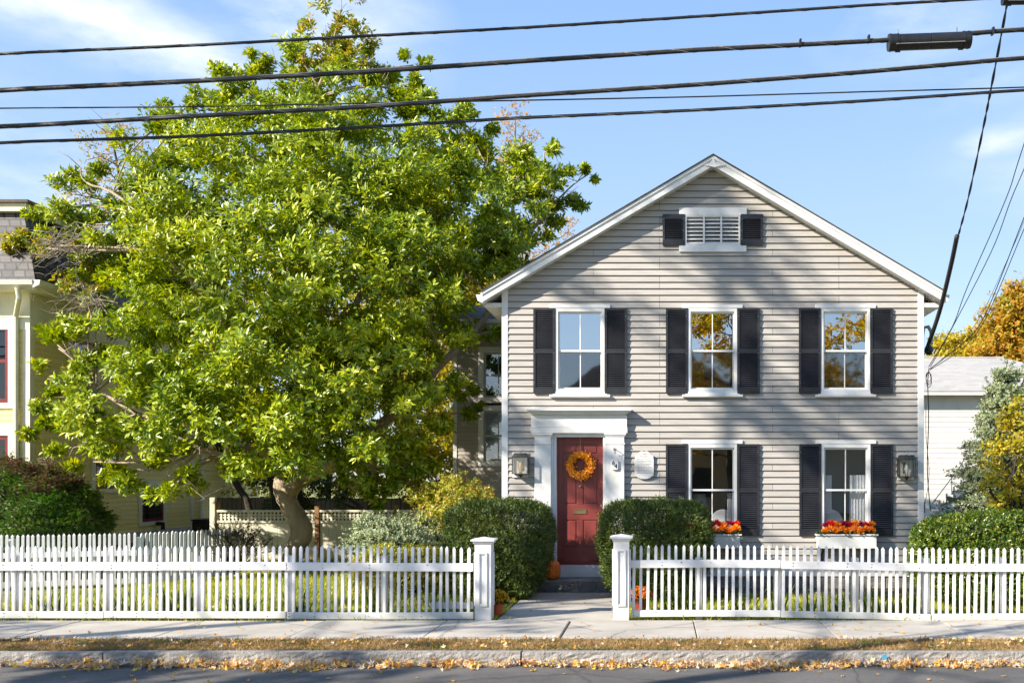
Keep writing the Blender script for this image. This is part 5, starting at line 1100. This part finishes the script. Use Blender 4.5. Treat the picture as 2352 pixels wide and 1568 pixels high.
mb = MB(); trk = limb(mb, [(-13.2, 19.8, -.1), (-13.1, 19.75, .8), (-13.25, 19.7, 1.3)], .09, .05, 8); branchwork(mb, [trk], [tuple(P_[i]) for i in range(0, 3000, 75)], .03, 2, .006, .3); mb.build('trunk', 'darkbark', t)
# small open shrub
t = thing('twiggy_shrub', 'small dark twiggy shrub in front of the cream fence on the left', 'shrub', P3(545, 1310, 19.6)); mb = MB(); P_ = []; N_ = []; c = Vector(P3(540, 1305, 19.6))
for i in range(90):
    a = U(0, 6.28); el = U(.35, 1.5); L_ = U(.7, 1.05); d_ = Vector((math.cos(a) * math.cos(el), math.sin(a) * math.cos(el), math.sin(el))); p0 = c + Vector((U(-.12, .12), U(-.1, .1), -.05)); p1 = p0 + d_ * L_ * .6 + Vector((0, 0, .1)); p2 = p0 + d_ * L_ + Vector((U(-.1, .1), U(-.1, .1), U(.0, .1)))
    mb.tube([p0, p1, p2], [.009, .006, .003], 4)
    for j in range(5): s_ = p1.lerp(p2, U(.1, 1)); e_ = s_ + Vector((U(-.15, .15), U(-.15, .15), U(0, .15))); mb.tube([s_, e_], [.003, .002], 3); P_ += [e_, s_]; N_ += [d_, d_]
mb.build('stems', 'darkbark', t); B, D, Nr, L, W = rosettes(np.array(P_), np.array(N_), 5, .045, .018); leaf_mesh('foliage', B, D, Nr, L, W, 'smalldark', t)
# andromeda, low edging shrubs
t = simple_tree('andromeda_shrub', 'bright yellow green shrub with salmon tips beside the grey wing', P3(1055, 1300, 18.4), [[P3(1060, 1320, 18.4), P3(1060, 1250, 18.4), P3(1055, 1180, 18.4)]],
    [(*P3(1060, 1125, 18.4), .3), (*P3(1045, 1165, 18.2), .42), (*P3(1100, 1160, 18.4), .35), (*P3(1000, 1150, 18.3), .32), (*P3(985, 1120, 18.4), .16), (*P3(990, 1185, 18.2), .3), (*P3(1070, 1210, 18.2), .45), (*P3(1115, 1140, 18.6), .22), (*P3(1125, 1200, 18.4), .35), (*P3(1040, 1105, 18.4), .14)], 'andromeda', .075, .3, 2400, 34, .03, k=7, spread=.5, shell=.2, cat='shrub')
hedge('low_golden_shrub', 'low yellow green shrub under the dwarf spruce behind the fence', (X(925, 17.0), 17.0, 0), .95, .92, .35, 4200, 'andromeda', .05, .4, 5, pw=3, cat='shrub', z0=-.12)
# strap leaved irises inside the fence, edging plants along the lattice fence
def irises(label, spots, h=.5):
    for (px, Y, k) in spots:
        x = X(px, Y); b = np.stack([RNG.normal(x, .07, k), RNG.normal(Y, .05, k), np.full(k, -.03)], 1); d_ = unit(np.stack([RNG.normal(0, .33, k), RNG.normal(0, .25, k), np.ones(k)], 1))
        o = leaf_mesh('iris_plant', b, d_, rnd(k) * np.array([1, 1, .1]), h * RNG.uniform(.5, 1.1, k), .028, 'blade', droop=.22, shape='blade', at=(x, Y, -.03)); meta(o, label, 'plant', 'irises along the inside of the fence')
irises('clump of green strap leaves just behind the left picket fence', [(p, 14.4 + U(-.1, .25), 22) for p in (95, 135, 240, 305, 385, 395, 425, 440, 555, 575, 690, 870, 1010, 1065)])
irises('clump of green strap leaves just behind the right picket fence', [(p, 14.5 + U(-.1, .3), 20) for p in (1535, 1560, 1600, 1700, 1790, 1860, 1925, 1990, 2030, 2070, 2100, 2200, 2260)])
k = 4200; x = RNG.uniform(-10.2, -5.2, k); y = RNG.normal(21.7, .22, k); b = np.stack([x, y, np.full(k, -.03)], 1)
o = leaf_mesh('ground_cover', b, unit(np.stack([RNG.normal(0, .5, k), RNG.normal(-.2, .4, k), np.ones(k)], 1)), rnd(k), RNG.uniform(.12, .34, k), .035, 'andromeda', droop=.4, shape='blade'); meta(o, 'green strappy ground cover along the foot of the lattice fence', 'ground cover', kind='stuff')

# ================================================================== OVERHEAD CABLES
WYR = 11.6
def cable(name, label, pts, r, Y=WYR, group='cables strung across the street front', wrap=0, strands=0, extend=True, Yend=None):
    xs = np.array([p[0] for p in pts], float); ys = np.array([p[1] for p in pts], float)
    cf_ = np.polyfit(xs, ys, 2) if len(pts) > 3 else None
    X0, X1 = (-2600, 4200) if extend else (xs[0], xs[-1])
    px = np.linspace(X0, X1, 90); py = np.polyval(cf_, px) if cf_ is not None else np.interp(px, xs, ys)
    if cf_ is not None and extend:      # keep the run measured in the photograph, smooth beyond it
        res = np.interp(px, xs, ys - np.polyval(cf_, xs), left=0, right=0); py = py + res
    P_ = [P3(a, b_, Y) for a, b_ in zip(px, py)]; t = thing(name, label, 'cable', P_[45], group)
    MB().tube(P_, r, 10).build('cable', 'cable', t, smooth=True)
    if strands:
        s_ = MB(); s_.tube([(p[0], p[1] - .3 * r, p[2] + r * 1.15) for p in P_], r * .28, 6); s_.build('messenger_wire', 'wire' if strands == 2 else 'cable', t)
    if wrap:
        w_ = MB(); Lx = P_[-1][0] - P_[0][0]; turns = int(Lx / .55); N_ = turns * 10; xx = np.linspace(P_[0][0], P_[-1][0], N_); zz = np.interp(xx, [p[0] for p in P_], [p[2] for p in P_]); q = []
        for i in range(N_):
            a = 2 * math.pi * i / 10; q.append((xx[i], Y + (r + .002) * math.cos(a), zz[i] + (r + .002) * math.sin(a)))
        w_.tube(q, .0022, 3); w_.build('lashing_wire', 'wire', t)
    return t
cable('utility_cable', 'topmost black overhead cable', [(0, 123.5), (421, 105.6), (842, 83), (1187, 65), (1608, 38), (1990, 12.5), (2352, -8)], .017, wrap=1)
w2 = cable('utility_cable', 'thick second overhead cable from the top carrying the black splice case', [(0, 208), (421, 188.7), (842, 166), (1187, 142.5), (1608, 115.3), (2040, 93.5), (2352, 68)], .023, 11.5, wrap=1, strands=2)
cable('utility_cable', 'thick third overhead cable from the top', [(0, 292.6), (421, 269), (842, 246), (1187, 221.5), (1608, 195), (1990, 166), (2352, 133.4)], .022, 11.55, wrap=1, strands=2)
cable('utility_cable', 'thinnest overhead cable, crossing behind the third one', [(0, 248.5), (421, 245.7), (842, 237.5), (1187, 231), (1608, 222.4), (1990, 211), (2352, 201)], .0085, 11.8)
cable('utility_cable', 'lowest black overhead cable passing just above the gable', [(0, 327.7), (421, 315), (842, 293), (1187, 272), (1608, 253.5), (1990, 232.5), (2352, 207.5)], .015, 11.7, wrap=1, strands=1)
def splice(p0, p1, r, Y, label, n=30):
    a, b_ = Vector(P3(*p0, Y)), Vector(P3(*p1, Y)); t = thing('splice_case', label, 'splice case', a, 'splice cases on the overhead cables'); d_ = (b_ - a)
    def at(f): return a + d_ * f
    MB().tube([at(0), at(.001), at(.10), at(.101), at(.5), at(.501), at(.515), at(.516), at(.9), at(.901), at(1)], [r * .6, r, r, r * .95, r * .95, r * .9, r * .9, r * .95, r * .95, r, r], 28).build('body', 'plastic', t)
    m = MB()
    for f in (.02, .11, .91, .97): m.tube([at(f), at(f + .012)], [r * 1.04, r * 1.04], 28)
    for f in (.09, .86): m.tube([at(f) + Vector((0, 0, -r * .8)), at(f + .055) + Vector((0, 0, -r * .8))], [r * .38, r * .38], 12)
    m.box(at(.05).x, at(.95).x, Y - r * 1.02, Y + r * 1.02, 0, 0) if False else None
    m.build('clamp', 'plastic', t); m = MB()
    m.tube([at(.08) + Vector((0, -r * .86, -r * .52)), at(.92) + Vector((0, -r * .86, -r * .52))], r * .06, 5); m.build('seam', 'wire', t)
    m = MB()
    for f in (.12, .84): m.tube([at(f) + Vector((0, 0, r * .9)), at(f) + Vector((0, 0, r * 1.6))], .008, 6)
    m.build('bracket', 'steel', t); return t
splice((2040, 99), (2228, 92), .098, 11.5, 'large black cylindrical splice case hanging on the second cable')
splice((2302, 1), (2440, -2), .06, 11.6, 'smaller black splice case at the upper right corner on the top cable')
mc = MB()
for px, py in ((1838, 101), (1995, 92), (2280, 74)): a = Vector(P3(px, py, 11.5)); mc.box(a.x - .012, a.x + .012, 11.46, 11.54, a.z - .03, a.z + .045)
mc.build('cable_clamp', 'plastic', w2)
# service drop to the house
def drop(name, label, pts, r, group=None, m='cable', twist=False):
    P_ = [P3(*p) for p in pts]
    if name == 'phone_wire': P_ = [tuple(P_[0][k] + (P_[0][k] - P_[1][k]) * 4 for k in range(3))] + P_      # straight on towards the street, outside the view
    t = thing(name, label, 'cable', P_[-1], group); mb = MB(); L = limb(mb, P_, r, r, 6, 0, 6)
    if twist:
        mb = MB()
        for ph in (0, math.pi):
            q = []
            for i in range(len(L[0]) * 3):
                f = i / 3; j = min(int(f), len(L[0]) - 2); p = L[0][j].lerp(L[0][j + 1], min(1, f - j)); a = i * .55 + ph; q.append((p.x + r * .8 * math.cos(a), p.y, p.z + r * .8 * math.sin(a)))
            mb.tube(q, r * .75, 6)
    mb.build('cable', m, t, smooth=True); return t, P_
sd, pp = drop('service_drop', 'twisted black service cable dropping from the splice case to the thick tube', [(2314, 6, 11.6), (2279, 190.5, 12.8), (2258.7, 293, 13.7), (2223.6, 457, 15.3), (2200, 545, 16.2)], .012, twist=True)
tt, pp = drop('cable_guard_tube', 'thick black guard tube leaning over the right eave of the house', [(2198.5, 541, 16.2), (2183, 615, 16.7), (2158, 715, 17.4), (2129.5, 800, 18.15)], .040, m='plastic')
sh = thing('weather_head', 'black weather head on a grey bent conduit at the right wall', 'service head', P3(2133, 800, 18.3)); m = MB(); c = Vector(P3(2133, 803, 18.3))
m.lathe([(0, -.09), (.05, -.085), (.085, -.03), (.075, .04), (.045, .08), (0, .085)], c, 14); m.build('head', 'plastic', sh, smooth=True)
m = MB(); m.tube([P3(2118, 830, 18.5), P3(2119, 770, 18.5), P3(2122, 752, 18.45), P3(2132, 750, 18.4), P3(2139, 762, 18.35), P3(2139, 790, 18.3)], .035, 9); m.build('conduit', 'metalgrey', sh)
m = MB()
for i in range(7): a = c + Vector((U(-.06, .06), U(-.05, .05), U(-.08, .05))); m.tube([a, a + Vector((U(-.1, .1), U(-.08, .02), U(-.12, .02))), a + Vector((U(-.08, .08), 0, U(-.1, .08)))], .012, 6)
m.build('lead', 'cable', sh)
G = 'phone wires running to the house corner'
for nm, pts, r in (('uppermost thin phone wire running to the right house corner', [(2352, 331, 15), (2309.5, 459.4, 15.6), (2222, 659, 16.7), (2187, 751, 17.4), (2133, 842, 18.4)], .0075),
                   ('second thin phone wire running to the right house corner', [(2360, 370, 15), (2322, 459, 15.5), (2276, 580, 16.1), (2181, 764, 17.5), (2137, 842, 18.4)], .0075),
                   ('faint straight phone wire beside the bundle at the right', [(2380, 440, 15), (2330, 560, 15.7), (2250, 730, 16.7), (2190, 800, 17.6), (2136, 848, 18.4)], .004),
                   ('upper wire of the sagging phone bundle at the right', [(2400, 385, 14.6), (2352, 500, 15.3), (2263, 722, 16.7), (2212, 787, 17.6), (2137, 846, 18.4)], .008),
                   ('lower wire of the sagging phone bundle at the right', [(2404, 410, 14.6), (2352, 526, 15.3), (2266, 727, 16.7), (2214, 797, 17.6), (2136, 849, 18.4)], .007)): drop('phone_wire', nm, pts, r, G)
t, _ = drop('downlead_cable', 'dark cable hanging down the right corner of the house with a coil', [(2134, 845, 18.35), (2131, 880, 18.35), (2133, 960, 18.35), (2130, 1077, 18.35), (2137, 1172, 18.4)], .009)
drop('downlead_cable', 'thinner cable hanging close against the right corner board', [(2127, 925, 18.3), (2127, 1000, 18.3), (2134, 1090, 18.3), (2122, 1170, 18.3)], .005)
m = MB(); c = Vector(P3(2133, 865, 18.35))
for i in range(3): m.tube([c + Vector((.05 * math.cos(a) + U(-.01, .01), U(-.02, .02), .09 * math.sin(a) * (1 + .3 * i) - .03 * i)) for a in np.linspace(0, 6.28, 14)], .006, 5)
m.build('coil', 'cable', t)

# ================================================================== OFF-CAMERA STREET TREES (they dapple the light and mirror in the panes)
def off_tree(name, label, x, y, h, spread, zlow, nb, leafm, n, size, seed, r0=.45, barkm='darkbark', clumps=10, sp=.35, rs=1):
    random.seed(seed); bl = []
    for i in range(nb):
        f = (i + .5) / nb; zz = zlow + (h - zlow) * f; rad = spread * math.sin(math.pi * min(1, .22 + .75 * f)) ; a = i * 2.4 + U(-.4, .4); rr = rad * U(.35, 1)
        bl.append((x + rr * math.cos(a), y + rr * math.sin(a), zz + U(-.5, .5), U(.9, 1.5) * rs, .45))
    return simple_tree(name, label, (x, y, 0), [[(x, y, -.2), (x + .2, y, zlow * .5), (x, y + .2, zlow), (x + .3, y, (zlow + h) / 2), (x, y, h)]], bl, leafm, size, .7, n, clumps, r0, k=3, sub=4, spread=sp, barkm=barkm)
off_tree('street_tree', 'tall street tree left of the view whose shade falls on the house front', -22.0, 3.0, 26.5, 5.6, 9, 30, 'orange', 70, .24, 3, clumps=5, sp=.4, rs=.8)
off_tree('street_tree', 'sparse street tree whose branch shadows streak the sidewalk and road', -15.5, .3, 19, 6.5, 7.5, 13, 'orange', 34, .22, 11, clumps=3, sp=.4, rs=.75)
off_tree('orange_maple', 'orange maple across the street mirrored in the middle upper window', 3.4, -12.5, 14.5, 4.0, 3.5, 30, 'orange', 150, .22, 5, .3, clumps=16)
off_tree('orange_maple', 'orange maple across the street mirrored in the right upper window', 11.8, -15, 14, 4.2, 4.0, 24, 'orange', 90, .22, 8, .3, clumps=16)

# ================================================================== LIGHT, SKY, CAMERA
sun_dir = Vector((1.55, 1.0, -1.1)).normalized()
sl_ = bpy.data.lights.new('sun', 'SUN'); sl_.energy = 5.0; sl_.angle = math.radians(.42); sl_.color = (1.0, .91, .78)
so = bpy.data.objects.new('sun', sl_); COL.objects.link(so); so.rotation_euler = sun_dir.to_track_quat('-Z', 'Y').to_euler(); so.location = (-20, -10, 20)
w = bpy.data.worlds.new('World'); SC.world = w; w.use_nodes = True; nt = w.node_tree; bg = nt.nodes['Background']
sky = nt.nodes.new('ShaderNodeTexSky'); sky.sky_type = 'NISHITA'; sky.sun_disc = False
sky.sun_elevation = math.asin(-sun_dir.z); sky.sun_rotation = math.atan2(-sun_dir.x, -sun_dir.y); sky.air_density = 1.0; sky.dust_density = 0.3; sky.ozone_density = 1.6; sky.altitude = 50
tc = nt.nodes.new('ShaderNodeTexCoord'); gv = tc.outputs['Generated']
hz = N(nt, 'ShaderNodeMix', data_type='RGBA'); hz.inputs[0].default_value = .7; nt.links.new(sky.outputs[0], hz.inputs[6])
sz = nt.nodes.new('ShaderNodeSeparateXYZ'); nt.links.new(gv, sz.inputs[0])
hr = ramp(nt, [(0.0, (.52, .55, .60)), (.12, (.47, .62, .80)), (.45, (.27, .46, .80)), (1, (.14, .30, .66))], sz.outputs[2])
vm = N(nt, 'ShaderNodeMix', data_type='RGBA', blend_type='MULTIPLY'); vm.inputs[0].default_value = 1; nt.links.new(hr.outputs[0], vm.inputs[6]); vm.inputs[7].default_value = (8.0, 8.0, 8.0, 1)
vm.clamp_result = False; nt.links.new(vm.outputs[2], hz.inputs[7])
# thin clouds: fractal noise kept to a few soft patches of the sky
mp = nt.nodes.new('ShaderNodeMapping'); mp.inputs['Scale'].default_value = (1.0, 1.0, 2.6); mp.inputs['Rotation'].default_value = (0, -.35, 0); nt.links.new(gv, mp.inputs[0])
cr = ramp(nt, [(.40, g3(0)), (.66, g3(1))], noise(nt, 5.5, mp.outputs[0], 9, .6))
tot = None
for (cpx, cpy, rx_, rz_, tilt, amt) in ((250, 60, .22, .045, .22, 1.0), (470, 130, .14, .03, .25, .8), (720, 40, .13, .07, 0, .9), (880, 130, .07, .05, 0, .5), (2300, 325, .05, .02, 0, .9), (2080, 60, .10, .05, 0, .5), (2250, 190, .12, .03, 0, .35), (2150, 760, .05, .03, 0, .4), (-500, 300, .4, .1, 0, .8), (2900, 300, .3, .08, 0, .8)):
    d_ = Vector(((cpx - VX) / F, 1, (VY - cpy) / F)).normalized()
    m1 = nt.nodes.new('ShaderNodeMapping'); m1.vector_type = 'POINT'; m1.inputs['Location'].default_value = tuple(-d_)
    m2 = nt.nodes.new('ShaderNodeMapping'); m2.inputs['Rotation'].default_value = (0, -tilt, 0)
    m3 = nt.nodes.new('ShaderNodeMapping'); m3.inputs['Scale'].default_value = (1 / rx_, 1 / .3, 1 / rz_)
    nt.links.new(gv, m1.inputs[0]); nt.links.new(m1.outputs[0], m2.inputs[0]); nt.links.new(m2.outputs[0], m3.inputs[0])
    gt_ = nt.nodes.new('ShaderNodeTexGradient'); gt_.gradient_type = 'SPHERICAL'; nt.links.new(m3.outputs[0], gt_.inputs[0])
    mm = N(nt, 'ShaderNodeMath', operation='MULTIPLY'); nt.links.new(gt_.outputs['Fac'], mm.inputs[0]); mm.inputs[1].default_value = amt * 1.25
    if tot is None: tot = mm.outputs[0]
    else:
        aa = N(nt, 'ShaderNodeMath', operation='MAXIMUM'); nt.links.new(tot, aa.inputs[0]); nt.links.new(mm.outputs[0], aa.inputs[1]); tot = aa.outputs[0]
cm = N(nt, 'ShaderNodeMath', operation='MULTIPLY', use_clamp=True); nt.links.new(cr.outputs[0], cm.inputs[0]); nt.links.new(tot, cm.inputs[1])
mx = N(nt, 'ShaderNodeMix', data_type='RGBA'); nt.links.new(cm.outputs[0], mx.inputs[0]); nt.links.new(hz.outputs[2], mx.inputs[6]); mx.inputs[7].default_value = (5.9, 6.3, 6.8, 1)
nt.links.new(mx.outputs[2], bg.inputs[0]); bg.inputs[1].default_value = .085
cam = bpy.data.cameras.new('camera'); co = bpy.data.objects.new('camera', cam); COL.objects.link(co); co.location = (0, 0, EYE); co.rotation_euler = (math.pi / 2, 0, 0)
cam.sensor_width = 36; cam.sensor_fit = 'HORIZONTAL'; cam.lens = 36 * F / 2352; cam.shift_x = (1176 - VX) / 2352; cam.shift_y = (VY - 784) / 2352; cam.clip_end = 2000; cam.clip_start = .1
SC.camera = co
SC.view_settings.view_transform = 'Standard'; SC.view_settings.look = 'None'; SC.view_settings.gamma = 1; SC.view_settings.exposure = 1.12
SC.cycles.use_denoising = True; SC.cycles.max_bounces = 8; SC.cycles.transparent_max_bounces = 12; SC.cycles.sample_clamp_indirect = 6
